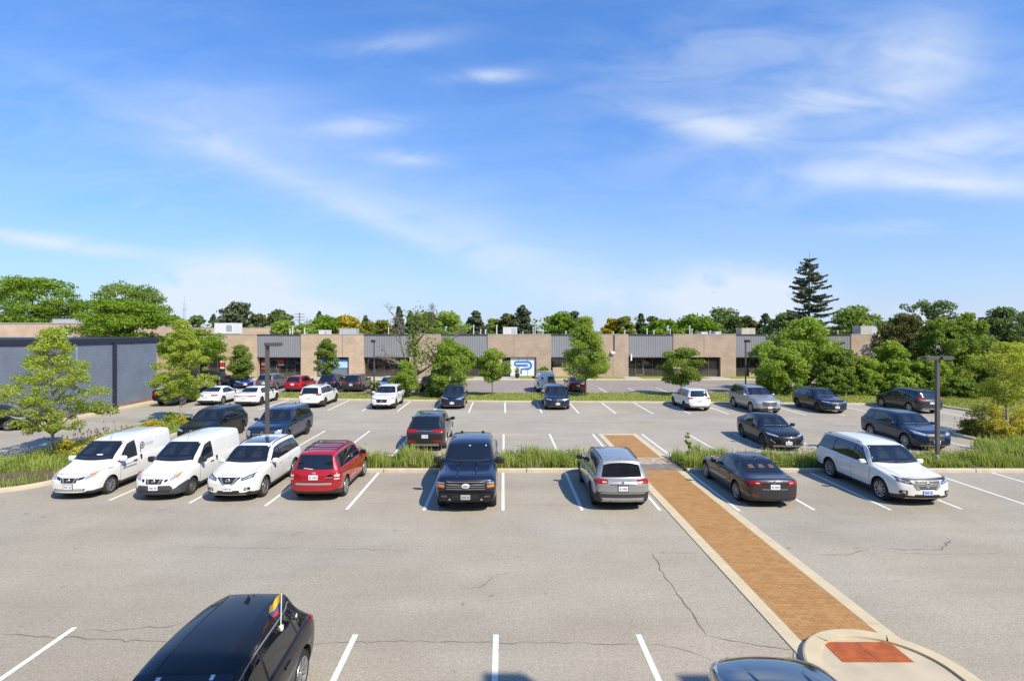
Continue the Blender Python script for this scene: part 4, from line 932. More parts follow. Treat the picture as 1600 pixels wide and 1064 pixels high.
# ---------------------------------------------------------------- near row
def nv(X, Yn, label, grey, style, lettered):
    c = Car(van(), P_WHITE, label, 'van', X, Yn, 'F', 0, 'white delivery vans in the near row', 'delivery_van', bumper=M_CLADG if grey else None)
    H = c.sp['H']; c.glass([(1.36, 2.02, 2.36, 2.30)], False, True); c.hood(); c.wheels(style); c.mirrors(P_WHITE if not grey else M_BLACK, 1.18, 1.25)
    c.doors([(1.42, 2.42)], mat=M_BLACK); 
    for sx in (-1, 1):
        c.side('sliding_door', sx, [(2.46,.42),(3.38,.42)], [(2.46,1.66),(3.38,1.66)], P_WHITE, .006, None, 8, 10); c.side('side_panel', sx, [(3.5,1.08),(4.5,1.10)], [(3.5,1.62),(4.46,1.62)], P_WHITE, .005)
        p, _ = c.hit((sx*c.hw, 2.56-c.L/2, .98), (-sx,0,0)); b = MB(); b.box(p.x-.02, p.x+.02, p.y-.035, p.y+.035, p.z-.09, p.z+.09); b.v = [(x+sx*.012, y, z) for x, y, z in b.v]; b.build('door_handle', M_BLACK, c.t)
    c.front('lower_grille', [(-.52,.34),(.52,.34)], [(-.55,.42),(.55,.42)], M_BLACK, .006)
    for z in (.365, .395):
        c.front('grille_bar', [(-.5,z-.006),(.5,z-.006)], [(-.5,z+.006),(.5,z+.006)], P_WHITE if not grey else M_CLADG, .012)
    gr = c.front('grille', [(-.26,.63),(.26,.63)], [(-.30,.79),(.30,.79)], M_BLACK, .008)
    for sx in (-1, 1):
        c.front('grille_trim', [(sx*.15,.64),(sx*.19,.64)], [(sx*.20,.785),(sx*.26,.785)], M_CHROME, .013)
        if not grey: c.front('grille_wing', [(sx*.30,.70),(sx*.47,.75)], [(sx*.31,.79),(sx*.49,.83)], M_BLACK, .008)
        else: c.front('vent', [(sx*.34,.68),(sx*.44,.71)], [(sx*.35,.77),(sx*.46,.79)], M_BLACK, .008)
    c.headlights(.50, .74, .72, .80, .10, .17, M_HEAD, True); c.emblem('F', .715, .058, None, 'bar'); c.plate('F', .50, frame=not grey)
    b = MB(); p, _ = c.hit((0, 2.05-c.L/2, 1.9), (0,0,-1)); b.tube([p, p+Vector((0,.12,.22))], .006, 5); b.tube([p, p+Vector((0,.01,.02))], .02, 6); b.build('antenna', M_BLACK, c.t)
    c.box_on('wheel_flap', c.hw-.12, c.sp['fo']+c.sp['R']+.05-c.L/2, .26, .10, .012, .12, M_BLACK)
    c.sticker(.18 if not grey else .56, .25 if not grey else .93, .11 if not grey else .03, .03)
    c.sticker(.60, .92, .025, .04)
    if lettered:
        def text(name, body, size, t, z, mat):
            cu = bpy.data.curves.new(name, 'FONT'); cu.body = body; cu.size = size; cu.align_x = 'LEFT'; o = bpy.data.objects.new('tmp', cu); C.objects.link(o)
            dg = bpy.context.evaluated_depsgraph_get(); me = bpy.data.meshes.new_from_object(o.evaluated_get(dg)); bpy.data.objects.remove(o)
            for v in me.vertices:
                h, n = c.hit((c.hw, t+v.co.x-c.L/2, z+v.co.y), (-1,0,0)); v.co = h+Vector((.012,0,0))
            me.materials.clear(); me.materials.append(mat); me.name = name; return link(name, me, c.t)
        ink = pbr('print_ink', (.05,.05,.055), .5)
        text('lettering', 'Your Partner in Moving', .095, 1.40, .86, ink); 
        for (t0, n_, dt, zz, hh, mt_) in ((1.52, 12, .066, .765, .022, ink), (.80, 5, .05, .955, .016, pbr('print_ink_pale', (.25,.25,.26), .5))):
            e = MB()
            for k_ in range(n_):
                h, n = c.hit((c.hw, t0+k_*dt-c.L/2, zz), (-1,0,0)); e.box(h.x+.010, h.x+.013, h.y-.022, h.y+.022, zz-hh, zz+hh)
            e.build('small_print', mt_, c.t)
        b = MB(); q = []
        def loop(r0, r1, cx_, cz):
            n = 24
            for i in range(n):
                for r in (r0, r1): q.append((cx_+r*math.cos(2*math.pi*i/n), cz+r*math.sin(2*math.pi*i/n)))
        for (r0, r1) in ((.0,.055),(.095,.135)):
            base = len(b.v); n = 24
            for i in range(n):
                for r in (max(r0,.002), r1):
                    h, _ = c.hit((c.hw, 2.72+r*math.cos(2*math.pi*i/n)-c.L/2, 1.40+r*math.sin(2*math.pi*i/n)), (-1,0,0)); b.v.append(tuple(h+Vector((.014,0,0))))
            for i in range(n): b.f.append((base+2*i, base+2*i+1, base+(2*i+3)%(2*n), base+(2*i+2)%(2*n))); b.m.append(0)
        h, _ = c.hit((c.hw, 2.60-c.L/2, 1.25), (-1,0,0)); b.box(h.x+.012, h.x+.016, h.y-.02, h.y+.02, h.z-.14, h.z+.14); b.build('logo', ink, c.t)
        for zz, w in ((1.43,.5),(1.36,.42)):
            h, _ = c.hit((c.hw, 3.15-c.L/2, zz), (-1,0,0)); e = MB(); e.box(h.x+.012, h.x+.015, h.y-w/2, h.y+w/2, zz-.008, zz+.008); e.build('logo_line', pbr('print_ink_pale', (.25,.25,.26), .5), c.t)
    return c
nv(-15.28, 18.75, 'white lettered delivery van with white bumper, nearest the maple bed', False, 'multi', True)
nv(-12.2, 18.62, 'white plain delivery van with unpainted dark grey front bumper', True, 'steel', False)
c = Car(suv(4.63, 1.84, 1.70, .93, 2.70, .36, 1.12, 1.98, .5, .15), P_WHITE, 'white crossover with glass sunroof and chrome grille beside the red wagon', 'car', -9.5, 18.42, 'F', 0, clad=False)
common(c, 'multi'); c.rails(2.1, 4.0, M_BLACK); c.roofpatch('sunroof', 2.22, 3.2, .54, M_SKYGL)
c.front('grille', [(-.20,.70),(.20,.70)], [(-.42,.90),(.42,.90)], M_BLACK); 
for sx in (-1, 1):
    c.front('grille_trim', [(sx*.10,.66),(sx*.16,.66)], [(sx*.26,.90),(sx*.33,.90)], M_CHROME, .013); c.front('fog_light', [(sx*.52,.46),(sx*.72,.48)], [(sx*.54,.56),(sx*.72,.57)], M_BLACK); c.front('fog_lens', [(sx*.56,.485),(sx*.64,.49)], [(sx*.56,.545),(sx*.64,.55)], M_HEAD, .012)
c.front('lower_grille', [(-.42,.36),(.42,.36)], [(-.36,.47),(.36,.47)], M_BLACK); c.front('skid_plate', [(-.6,.28),(.6,.28)], [(-.55,.335),(.55,.335)], M_SKID, .012)
c.headlights(.42, .78, .78, .86, .09, .13, M_HEADD); c.headlights(.46, .74, .80, .87, .05, .08, M_HEAD, n='lamp_strip'); c.emblem('F', .80, .075, None, 'bar'); c.plate('F', .53); c.sticker(.58, .92, .025, .04)
c = Car(suv(4.43, 1.80, 1.72, .86, 2.62, .36, 1.15, 1.85, .42, .14, .62), P_RED, 'dark red boxy sport wagon with roof bars backed beside the white crossover', 'car', -6.58, 18.5, 'R', 0)
common(c, 'five', mirror=M_BLACK, slant=.06, end=4.43-.38); c.rails(1.9, 3.75, M_BLACK)
for t in (2.2, 2.8, 3.4):
    p, _ = c.hit((0, t-c.L/2, 1.72), (0,0,-1)); c.box_on('roof_bar', 0, p.y, p.z+.035, .58, .03, .012, M_BLACK)
c.taillights(.68, .86, .80, .30); 
for sx in (-1, 1): c.rear('reverse_light', [(sx*.70,.91),(sx*.85,.90)], [(sx*.70,.98),(sx*.85,.98)], M_TAILC, .012)
for sx in (-1, 1): c.rear('reflector', [(sx*.70,.82),(sx*.85,.81)], [(sx*.70,.86),(sx*.85,.86)], M_TAILC, .012)
c.plate('R', .90); c.rear('bumper_step', [(-.62,.64),(.62,.64)], [(-.62,.71),(.62,.71)], M_SKID, .012); c.rear('seam', [(-.80,.745),(.80,.745)], [(-.80,.756),(.80,.756)], M_BLACK, .007); c.emblem('R', 1.04, .035, None, 'oval')
c.rear('name_badge', [(-.66,.875),(-.40,.875)], [(-.66,.905),(-.40,.905)], M_CHROME, .010)
p, n_ = c.hit((0, c.L/2, 1.62), (0,-1,0)); 
b = MB(); q0, _ = c.hit((.05, c.L/2, 1.20), (0,-1,-.3)); q1, _ = c.hit((.38, c.L/2, 1.24), (0,-1,-.3)); b.tube([q0+Vector((0,.015,0)), q1+Vector((0,.015,0))], .010, 5); b.build('rear_wiper', M_STICK, c.t)
# pickup
c = Car(pickup(), P_NAVY, 'dark navy pickup truck with black grille and oval badge facing the camera', 'pickup truck', -1.22, 17.42, 'F', 0, 'cars parked in the lot', 'pickup_truck')
sp = c.sp; spl = [(1.76, 2.32, 2.98, 2.95), (3.04, 3.02, 4.02, 3.98)]; c.glass(spl); c.hood(); c.wheels('dark'); c.mirrors(M_BLACK, 1.33, 1.5); c.doors([(1.58, 3.0), (3.02, 4.18)], mat=M_BLACK)
for sx in (-1, 1):
    b = MB(); b.tube([(sx*.32,0,0),(sx*.30,.9,.012),(sx*.27,1.25,.0)], .05, 6); b2 = []
    for v in b.v: h, n = c.hit((v[0], .15+v[1]-c.L/2, 1.3), (0,0,-1)); b2.append((v[0], .15+v[1]-c.L/2, h.z-.03+v[2]*.9+.012))
    b.v = b2; b.build('hood_ridge', P_NAVY, c.t, smooth=True)
g = c.front('grille', [(-.66,.76),(.66,.76)], [(-.68,1.10),(.68,1.10)], M_BLACK, .008, None, 12, 6)
for i, z in enumerate((.80,.86,.985,1.05)): c.front('grille_bar', [(-.64,z-.016),(.64,z-.016)], [(-.64,z+.016),(.64,z+.016)], pbr('gloss_black',(.012,.012,.014),.2,coat=1), .03, g, 12, 2)
c.front('grille_bar', [(-.66,.915),(.66,.915)], [(-.66,.95),(.66,.95)], pbr('gloss_black',(.012,.012,.014),.2,coat=1), .045, g, 12, 2)
p, _ = c.hit((0,-c.L/2,.93),(0,1,0)); b = MB(); b.lathe([(p.y-.03,.075),(p.y-.085,.07),(p.y-.09,.0)], 20, 'y'); b.v = [(x*1.75, y, z+.935) for x, y, z in b.v]; em = b.build('emblem', pbr('badge_white', (.75,.77,.8), .3), c.t, smooth=True, angle=40); b = MB(); b.lathe([(p.y-.085,.048),(p.y-.094,.044),(p.y-.095,.0)], 16, 'y'); b.v = [(x*1.8, y, z+.935) for x, y, z in b.v]; b.build('badge_centre', pbr('badge_grey', (.30,.33,.38), .3), em)
c.headlights(.68, .93, .84, .84, .18, .20, M_HEADD)
for z in (.83, .90, .97, 1.04): c.front('grille_chrome', [(-.62,z-.006),(.62,z-.006)], [(-.62,z+.006),(.62,z+.006)], M_SKID, .05, g, 12, 2)
for sx in (-1, 1): c.front('turn_signal', [(sx*.70,.88),(sx*.92,.88)], [(sx*.70,.94),(sx*.92,.96)], M_AMBER, .013); c.front('headlight_bar', [(sx*.70,.99),(sx*.92,.99)], [(sx*.70,1.02),(sx*.92,1.02)], M_HEAD, .013)
bp = c.front('front_bumper', [(-.86,.50),(.86,.50)], [(-.86,.72),(.86,.72)], P_BLACK, .07, None, 14, 3); c.front('lower_grille', [(-.45,.54),(.45,.54)], [(-.40,.66),(.40,.66)], M_BLACK, .078, bp); c.plate('F', .585, .305, .15, .10, mat=pbr('plate_grey', (.42,.42,.36), .5))
for sx in (-1, 1): c.front('fog_light', [(sx*.60,.57),(sx*.78,.57)], [(sx*.60,.63),(sx*.78,.63)], M_HEADD, .078, bp); c.front('tow_hook', [(sx*.48,.48),(sx*.54,.48)], [(sx*.48,.53),(sx*.54,.53)], M_SKID, .085, bp)
for x in (-.42, .42): p, _ = c.hit((x, 3.95-c.L/2, 2), (0,0,-1)); c.box_on('roof_antenna', x, p.y, p.z+.02, .05, .05, .035, M_BLACK)
c.sticker(.55, .12, .035, .04); c.sticker(.02, .86, .03, .02); c.sticker(.60, .88, .02, .03)
# silver crossover
c = Car(suv(4.60, 1.86, 1.69, .93, 2.69, .37, 1.2, 2.0, .40, .19), P_SILVER, 'silver crossover with black roof rails seen from behind beside the brick crossing', 'car', 3.95, 17.55, 'R', 0, clad=True)
common(c, 'dark', mirror=M_BLACK); c.rails(1.95, 4.0, M_BLACK); c.taillights(.48, .84, .93, .15, .35)
for sx in (-1, 1): c.rear('reverse_light', [(sx*.52,.975),(sx*.66,.97)], [(sx*.52,1.0),(sx*.66,1.01)], M_TAILC, .012); c.rear('bumper_corner', [(sx*.70,.42),(sx*.86,.44)], [(sx*.74,.66),(sx*.86,.68)], M_CLAD, .012)
c.rear('bumper_insert', [(-.72,.50),(.72,.50)], [(-.72,.62),(.72,.62)], M_CLAD, .010); c.rear('skid_plate', [(-.70,.36),(.70,.36)], [(-.66,.48),(.66,.48)], M_SKID, .016, None, 12, 3); c.plate('R', .80, frame=True); c.emblem('R', .975, .04, M_BLACK); c.rear('hatch_seam', [(-.44,.905),(.44,.905)], [(-.40,.92),(.40,.92)], M_BLACK, .006); c.rear('hatch_seam', [(-.76,.66),(.76,.66)], [(-.76,.672),(.76,.672)], M_BLACK, .006)
c.roofpatch('roof_spoiler', 4.06, 4.24, .64, P_SILVER, .02); c.fin()
for x in (-.42, .42): c.rear('exhaust_tip', [(x-.05,.33),(x+.05,.33)], [(x-.05,.37),(x+.05,.37)], M_BLACK, .02)
# sedan
c = Car(sedan(4.63, 1.81, 1.43, .80, 2.81, .335, 1.45, 2.2, 1.42, .62), P_DGREY, 'dark grey sedan with tan headrests seen from behind, right of the brick crossing', 'car', 9.12, 17.9, 'R', 0)
common(c, 'five', third=False, end=None); c.taillights(.46, .80, .78, .15, .40)
for sx in (-1, 1): c.rear('reverse_light', [(sx*.50,.85),(sx*.62,.85)], [(sx*.50,.875),(sx*.62,.88)], M_TAILC, .012); c.rear('reflector', [(sx*.52,.42),(sx*.74,.43)], [(sx*.52,.46),(sx*.74,.47)], M_TAIL, .010)
c.plate('R', .75); c.rear('trunk_trim', [(-.42,.655),(.42,.655)], [(-.42,.672),(.42,.672)], M_CHROME, .010); c.emblem('R', .91, .04); c.fin(3.1); c.exhaust((-.50,-.42), .27)
c.rear('diffuser', [(-.60,.26),(.60,.26)], [(-.55,.36),(.55,.36)], M_BLACK, .010)
for x in (-.36, 0.0, .36):
    t = c.sp['tb']-.30; z = c.top(t); c.patch('headrest', [(x-.10, t-c.L/2, z), (x+.10, t-c.L/2, z)], [(x-.08, t-.17-c.L/2, c.top(t-.17)), (x+.08, t-.17-c.L/2, c.top(t-.17))], (0,-.4,-.9), M_TAN, .0105, 4, 3, c.rg, 0)
# white three row suv
c = Car(suv(5.04, 1.96, 1.80, .97, 2.90, .385, 1.32, 2.05, .36, .16, .595), P_WHITE, 'white three row wagon with dark windows facing the camera at the row end', 'car', 14.32, 18.0, 'F', 0)
common(c, 'five', end=5.04-.40, slant=.16); c.rails(2.3, 4.5, M_SKID)
c.front('grille', [(-.34,.64),(.34,.64)], [(-.50,.90),(.50,.90)], M_BLACK, .008)
for z in (.70,.76,.82): c.front('grille_bar', [(-.36,z-.010),(.36,z-.010)], [(-.37,z+.010),(.37,z+.010)], M_SKID, .016)
for sx in (-1, 1):
    c.front('grille_trim', [(sx*.24,.62),(sx*.34,.62)], [(sx*.44,.90),(sx*.53,.90)], M_CHROME, .018); c.front('fog_light', [(sx*.62,.45),(sx*.84,.47)], [(sx*.62,.58),(sx*.82,.58)], M_BLACK); c.front('fog_lens', [(sx*.68,.49),(sx*.77,.49)], [(sx*.68,.545),(sx*.77,.545)], M_HEAD, .012)
c.front('hood_guard', [(-.70,.915),(.70,.93)], [(-.70,.955),(.70,.97)], M_BLACK, .022, None, 14, 3)
c.headlights(.50, .86, .78, .86, .11, .14, M_HEADD); c.headlights(.54, .82, .80, .87, .06, .09, M_HEAD, n='lamp_strip'); c.emblem('F', .785, .085, None, 'bar'); c.plate('F', .53, mat=pbr('plate_blue', (.42,.50,.70), .5)); c.front('lower_grille', [(-.46,.38),(.46,.38)], [(-.40,.46),(.40,.46)], M_BLACK); c.front('skid_plate', [(-.70,.27),(.70,.27)], [(-.66,.35),(.66,.35)], M_SKID, .016); c.taillights(.70, .94, .98, .22, .34); c.sticker(.62, .92, .025, .04)
# ---------------------------------------------------------------- middle row
def plain(sp, pt, label, X, Yn, face, yaw=0, style='dark', grille=(.36,.62,.86), lamp=(.45,.80,.74,.80,.08,.10), tail=(.45,.82,.92,.13), detail=True, rails=None, plate_=True, chrome=False, lampmat=None, clad=False, skid=False, group='cars parked in the lot', name='parked_car', **kw):
    c = Car(sp, pt, label, 'car', X, Yn, face, yaw, group, name, clad=clad); H = sp['H']
    common(c, style, detail, **kw)
    if rails: c.rails(sp['rf']+.1, sp['tr']-.1, rails)
    fr = (face == 'F')
    if fr:
        g, z0, z1 = grille; o = c.front('grille', [(-g*.8, z0), (g*.8, z0)], [(-g, z1), (g, z1)], M_BLACK)
        if chrome:
            for z in (z0+.06, z0+.13): c.front('grille_bar', [(-g*.8, z-.012), (g*.8, z-.012)], [(-g*.85, z+.012), (g*.85, z+.012)], M_CHROME, .014)
        c.headlights(*lamp, lampmat or M_HEAD); c.emblem('F', (z0+z1)/2+.04, .055); c.front('lower_grille', [(-.5,.32*H/1.68), (.5,.32*H/1.68)], [(-.45,.43*H/1.68), (.45,.43*H/1.68)], M_BLACK)
        if skid: c.front('skid_plate', [(-.7,.25),(.7,.25)], [(-.66,.32),(.66,.32)], M_SKID, .014)
        if plate_: c.plate('F', .50 if H > 1.55 else .44)
        c.taillights(*tail)
    else:
        c.taillights(*tail); c.plate('R', .80 if sp['kind'] != 'sedan' else .70); c.rear('bumper_insert', [(-.66,.30),(.66,.30)], [(-.66,.44),(.66,.44)], M_SKID if skid else M_CLAD, .010); c.emblem('R', tail[2]+.06, .045)
    if sp['kind'] == 'suv': c.fin()
    return c
plain(suv(4.62,1.86,1.69), P_BLACK, 'black crossover behind the plain white van, its nose hidden', -16.15, 27.6, 'F')
c = plain(suv(5.0,1.97,1.76,.92,2.9,.38,1.35,2.1,.48,.14), P_NAVY2, 'dark blue three row wagon behind the tall lamp post and white crossover', -12.25, 27.1, 'F', 0, 'darkmulti', chrome=True, grille=(.6,.60,.90), lamp=(.62,.90,.62,.66,.24,.26))
c = plain(suv(5.06,1.97,1.74,.98,2.99,.38,1.4,2.2,.72,.2), P_DGREY, 'dark grey wagon seen from behind in the middle row beyond the pickup', -3.83, 26.15, 'R', 0, 'five', tail=(.36,.90,.98,.14), skid=True)
for sx in (-1, 1): c.rear('reflector', [(sx*.42,.52),(sx*.86,.54)], [(sx*.42,.60),(sx*.86,.61)], M_TAIL, .010)
c.rear('tail_bar', [(-.36,1.04),(.36,1.04)], [(-.36,1.055),(.36,1.055)], M_CHROME, .012)
c = plain(sedan(4.65,1.84,1.53,.95,2.70,.36,1.35,2.15,1.35,.38,.72), P_BLACK, 'black fastback crossover parked alone in the middle row past the crossing', 14.2, 26.3, 'F', -3, 'darkmulti', grille=(.42,.44,.62), lamp=(.46,.84,.72,.80,.05,.07), third=False, skid=True, tail=(.45,.82,.90,.10))
for sx in (-1, 1): c.front('day_light', [(sx*.62,.40),(sx*.80,.56)], [(sx*.60,.44),(sx*.80,.62)], M_CHROME, .012)
c = plain(suv(4.70,1.88,1.68,.92,2.70,.37,1.25,2.05,.62,.17), P_NAVY2, 'dark blue crossover behind the shorter square lamp post', 21.45, 26.3, 'F', -2, 'five', chrome=True, grille=(.44,.52,.86), lamp=(.48,.86,.78,.86,.09,.13), skid=True)
# ---------------------------------------------------------------- far row
plain(sedan(4.65,1.80,1.42), P_WHITE, 'white sedan seen from behind, nearer the leafy maple by the blue wall', -23.55, 42.3, 'R', 0, 'multi', tail=(.40,.80,.78,.12), third=False)
c = plain(sedan(4.90,1.85,1.45,.9,2.85), P_WHITE, 'white sedan seen from behind with full width red tail bar', -20.25, 41.7, 'R', 0, 'dark', tail=(.30,.84,.80,.09), third=False)
c.rear('tail_bar', [(-.3,.83),(.3,.83)], [(-.3,.87),(.3,.87)], M_TAIL, .010)
plain(suv(4.75,1.84,1.68,.9,2.79,.36,1.25,2.0,.42,.14), P_WHITE, 'white wagon seen from behind in front of the dark red hatchback', -14.85, 40.9, 'R', 0, 'dark', tail=(.50,.84,.98,.15), rails=M_BLACK, clad=True)
c = plain(suv(4.55,1.84,1.68,.95,2.70,.36,1.3,2.05,.6,.17), P_WHITE, 'white crossover with wide dark grille beside the leafy bush', -9.12, 40.1, 'F', 0, 'dark', grille=(.44,.56,.82), lamp=(.45,.86,.80,.86,.05,.06), lampmat=M_HEADD, clad=True)
c = plain(suv(4.74,1.86,1.66,.98,2.69,.36,1.3,2.1,.65,.18), P_NAVY, 'navy crossover with thin slanted headlights between bush and small maple', -3.86, 40.3, 'F', 0, 'multi', grille=(.4,.5,.62), lamp=(.30,.86,.78,.88,.04,.06), skid=True)
c = plain(suv(4.72,1.92,1.67,.9,2.86,.37,1.3,2.0,.62,.18), P_NAVY2, 'dark blue luxury crossover in front of the white service van', 4.1, 39.9, 'F', 0, 'multi', grille=(.38,.60,.86), lamp=(.45,.84,.76,.80,.06,.08), skid=True)
b = MB(); y = -c.L/2+.04; b.box(-.02,.02,y-.05,y+.02,.58,.88); b.build('grille_divider', M_CHROME, c.t)
plain(suv(4.37,1.80,1.63,.85,2.63,.34,1.15,1.9,.42,.14), P_WHITE, 'white small crossover seen from behind with black rear glass', 14.5, 39.3, 'R', 0, 'dark', tail=(.50,.82,.92,.12), skid=True, clad=True)
plain(suv(5.0,1.97,1.80,.95,2.9,.385,1.3,2.1,.45,.14), P_SILVER, 'silver three row wagon in front of the round leafy tree', 19.0, 38.0, 'F', 0, 'multi', grille=(.55,.58,.90), lamp=(.60,.90,.76,.82,.09,.10), chrome=True, rails=M_BLACK, skid=True)
plain(suv(4.55,1.84,1.68,.95,2.70,.36,1.3,2.05,.6,.17), P_NAVY, 'dark navy crossover at far row end by the big bushes', 23.85, 38.1, 'F', 0, 'dark', grille=(.44,.56,.82), lamp=(.45,.86,.80,.86,.05,.06), skid=True)
plain(suv(4.78,1.90,1.70,.95,2.85,.36,1.2,2.0,.55,.15), P_DGREY, 'dark grey wagon seen from behind near the grass corner', 30.6, 38.1, 'R', 0, 'multi', tail=(.42,.86,.98,.14), skid=True)
# pickup by the wall
c = Car(pickup(5.8,1.95,1.88,4.2), P_BLACK, 'black pickup truck half hidden behind the maple by the blue wall', 'pickup truck', -26.6, 41.8, 'R', 0, 'cars parked in the lot', 'pickup_truck'); c.glass([(1.76,2.32,2.98,2.95),(3.04,3.02,3.95,3.90)], False); c.wheels('five'); c.mirrors(M_BLACK, 1.3, 1.4); c.taillights(.84,.93,.86,.26,.12); c.plate('R', .66)
# ---------------------------------------------------------------- second lot, along the lawn
G2 = 'cars parked beyond the lawn strip'
plain(sedan(), P_BLACK, 'black sedan beside the blue sedan, half hidden by maple leaves', -31.2, 56.2, 'R', 0, 'multi', group=G2, third=False, detail=False, tail=(.4,.8,.8,.1))
plain(sedan(4.6,1.8,1.40), P_BLUE, 'bright blue sedan behind the white sedans', -27.8, 54.5, 'F', 35, 'multi', group=G2, third=False, detail=False, tail=(.4,.8,.8,.1), grille=(.4,.4,.6), lamp=(.45,.8,.66,.72,.07,.09))
plain(suv(4.7,1.86,1.66), P_GREY, 'grey crossover right behind the tall lamp post', -23.5, 52.4, 'R', 0, 'multi', group=G2, detail=False)
plain(suv(4.35,1.78,1.58,.85,2.6,.33), P_RED, 'dark red hatchback parked between grey and white wagons', -20.2, 51.2, 'R', 0, 'multi', group=G2, detail=False, tail=(.55,.82,.90,.2))
plain(suv(4.6,1.84,1.68), P_NAVY2, 'dark blue crossover peeking over the white wagon', -17.1, 51.6, 'R', 0, 'dark', group=G2, detail=False)
plain(suv(4.75,1.88,1.72), P_DGREY, 'dark grey crossover seen from behind beside the thin lamp post', -14.5, 50.9, 'R', 0, 'dark', group=G2, detail=False, tail=(.5,.84,.95,.14))
plain(sedan(4.5,1.78,1.42), P_WHITE, 'white sedan peeking over the white crossover', -11.3, 51.0, 'F', 0, 'multi', group=G2, third=False, detail=False, tail=(.4,.8,.8,.1), grille=(.4,.4,.6), lamp=(.45,.8,.66,.72,.07,.09))
plain(suv(4.4,1.8,1.62), P_DGREY, 'dark car almost hidden between the two bushes', -7.1, 51.0, 'R', 0, 'dark', group=G2, detail=False)
plain(sedan(4.5,1.78,1.42), P_MAROON, 'maroon sedan under the full green maple', 7.15, 51.0, 'R', 0, 'multi', group=G2, third=False, detail=False, tail=(.45,.8,.8,.12))
plain(sedan(4.5,1.78,1.42), P_BLUE, 'small blue car far off past the blue wall corner', bx(236, 66), 60.5, 'F', 20, 'multi', group=G2, third=False, detail=False, tail=(.4,.8,.8,.1), grille=(.4,.4,.6), lamp=(.45,.8,.66,.72,.07,.09))
c = Car(van(4.9,1.90,2.15), P_WHITE, 'white service van with dark rear glass and black emblem', 'van', 4.15, 51.0, 'R', 0, G2, 'delivery_van'); s_ = c.sp
c.glass([(1.36,2.02,2.36,2.30)], False, True); c.wheels('steel'); c.mirrors(M_BLACK, 1.2, 1.2)
for sx in (-1, 1): c.rear('rear_window', [(sx*.10,1.02),(sx*.72,1.02)], [(sx*.10,1.60),(sx*.66,1.60)], G_CAR if sx < 0 else pbr('white_decal', (.75,.77,.8), .4), .01); c.rear('tail_light', [(sx*.74,.72),(sx*.86,.72)], [(sx*.74,1.1),(sx*.86,1.1)], M_TAIL, .01)
c.rear('emblem_print', [(.30,1.36),(.50,1.36)], [(.30,1.52),(.50,1.52)], M_BLACK, .016); c.rear('emblem_print', [(.26,1.22),(.54,1.22)], [(.26,1.28),(.54,1.28)], M_BLUE, .016); c.rear('badge', [(-.62,.80),(-.16,.80)], [(-.62,.95),(-.16,.95)], M_BLACK, .012); c.plate('R', .56); c.rear('bumper_insert', [(-.8,.36),(.8,.36)], [(-.8,.48),(.8,.48)], M_CLAD, .015)
for t in (2.4, 3.9): p, _ = c.hit((0, t-c.L/2, 2.2), (0,0,-1)); c.box_on('ladder_rack', 0, p.y, p.z+.06, .80, .03, .025, M_GALV)
# left edge, side on to the camera (nose towards +x)
for (x, y, lab) in ((-31.05, 32.7, 'black sedan with bright wheels nosed out beside the blue wall'), (-31.3, 29.6, 'black sedan at the photo edge, only its nose corner in view')):
    c = Car(sedan(4.75,1.83,1.44), P_BLACK, lab, 'car', x, y, math.pi/2, 0, 'cars by the blue wall'); common(c, 'five', False, False); c.headlights(.45,.84,.68,.74,.06,.08,M_HEAD); c.front('grille', [(-.4,.40),(.4,.40)], [(-.45,.62),(.45,.62)], M_BLACK); c.taillights(.4,.8,.8,.1)
# ---------------------------------------------------------------- nearest cars
fsp = suv(4.40,1.80,1.60,.90,2.61,.355,1.0,1.70,.62,.24); fsp['roofw'] = [(0,.9),(1.0,.87),(1.7,.76),(2.6,.745),(3.3,.715),(3.78,.60),(4.16,.72),(4.4,.85)]; 
c = Car(fsp, P_BLACK, 'black crossover in the nearest row with a striped flag on its window', 'car', -4.16, 5.28, 'F', 1.2)
NEAR = c
common(c, 'multi', end=4.40-.60, slant=.30); c.taillights(.42, .86, .92, .14, .40); c.fin(3.45)
for sx in (-1, 1):
    pts = []
    for i in range(11): t = 1.75+1.92*i/10; p, _ = c.hit((sx*.40, t-c.L/2, 1.7), (0,0,-1)); pts.append(p+Vector((0,0,.001)))
    m = MB(); m.tube(pts, .007, 5); m.build('roof_seam', M_BLACK, c.t)
    pts = []
    for i in range(11): t = 1.45+2.5*i/10; p, _ = c.hit((sx*c.hw, t-c.L/2, c.zup(t)+.022), (-sx,0,0)); pts.append(p+Vector((sx*.004,0,0)))
    m = MB(); m.tube(pts, .008, 5); m.build('window_chrome', M_SKID, c.t)
c.sticker(-.30, .90, .03, .03); c.sticker(.38, .90, .025, .05);
p, _ = c.hit((c.hw, 3.62-c.L/2, 1.22), (-1,0,0)); c.box_on('sticker', p.x+.006, p.y, p.z, .004, .03, .05, M_STICK)
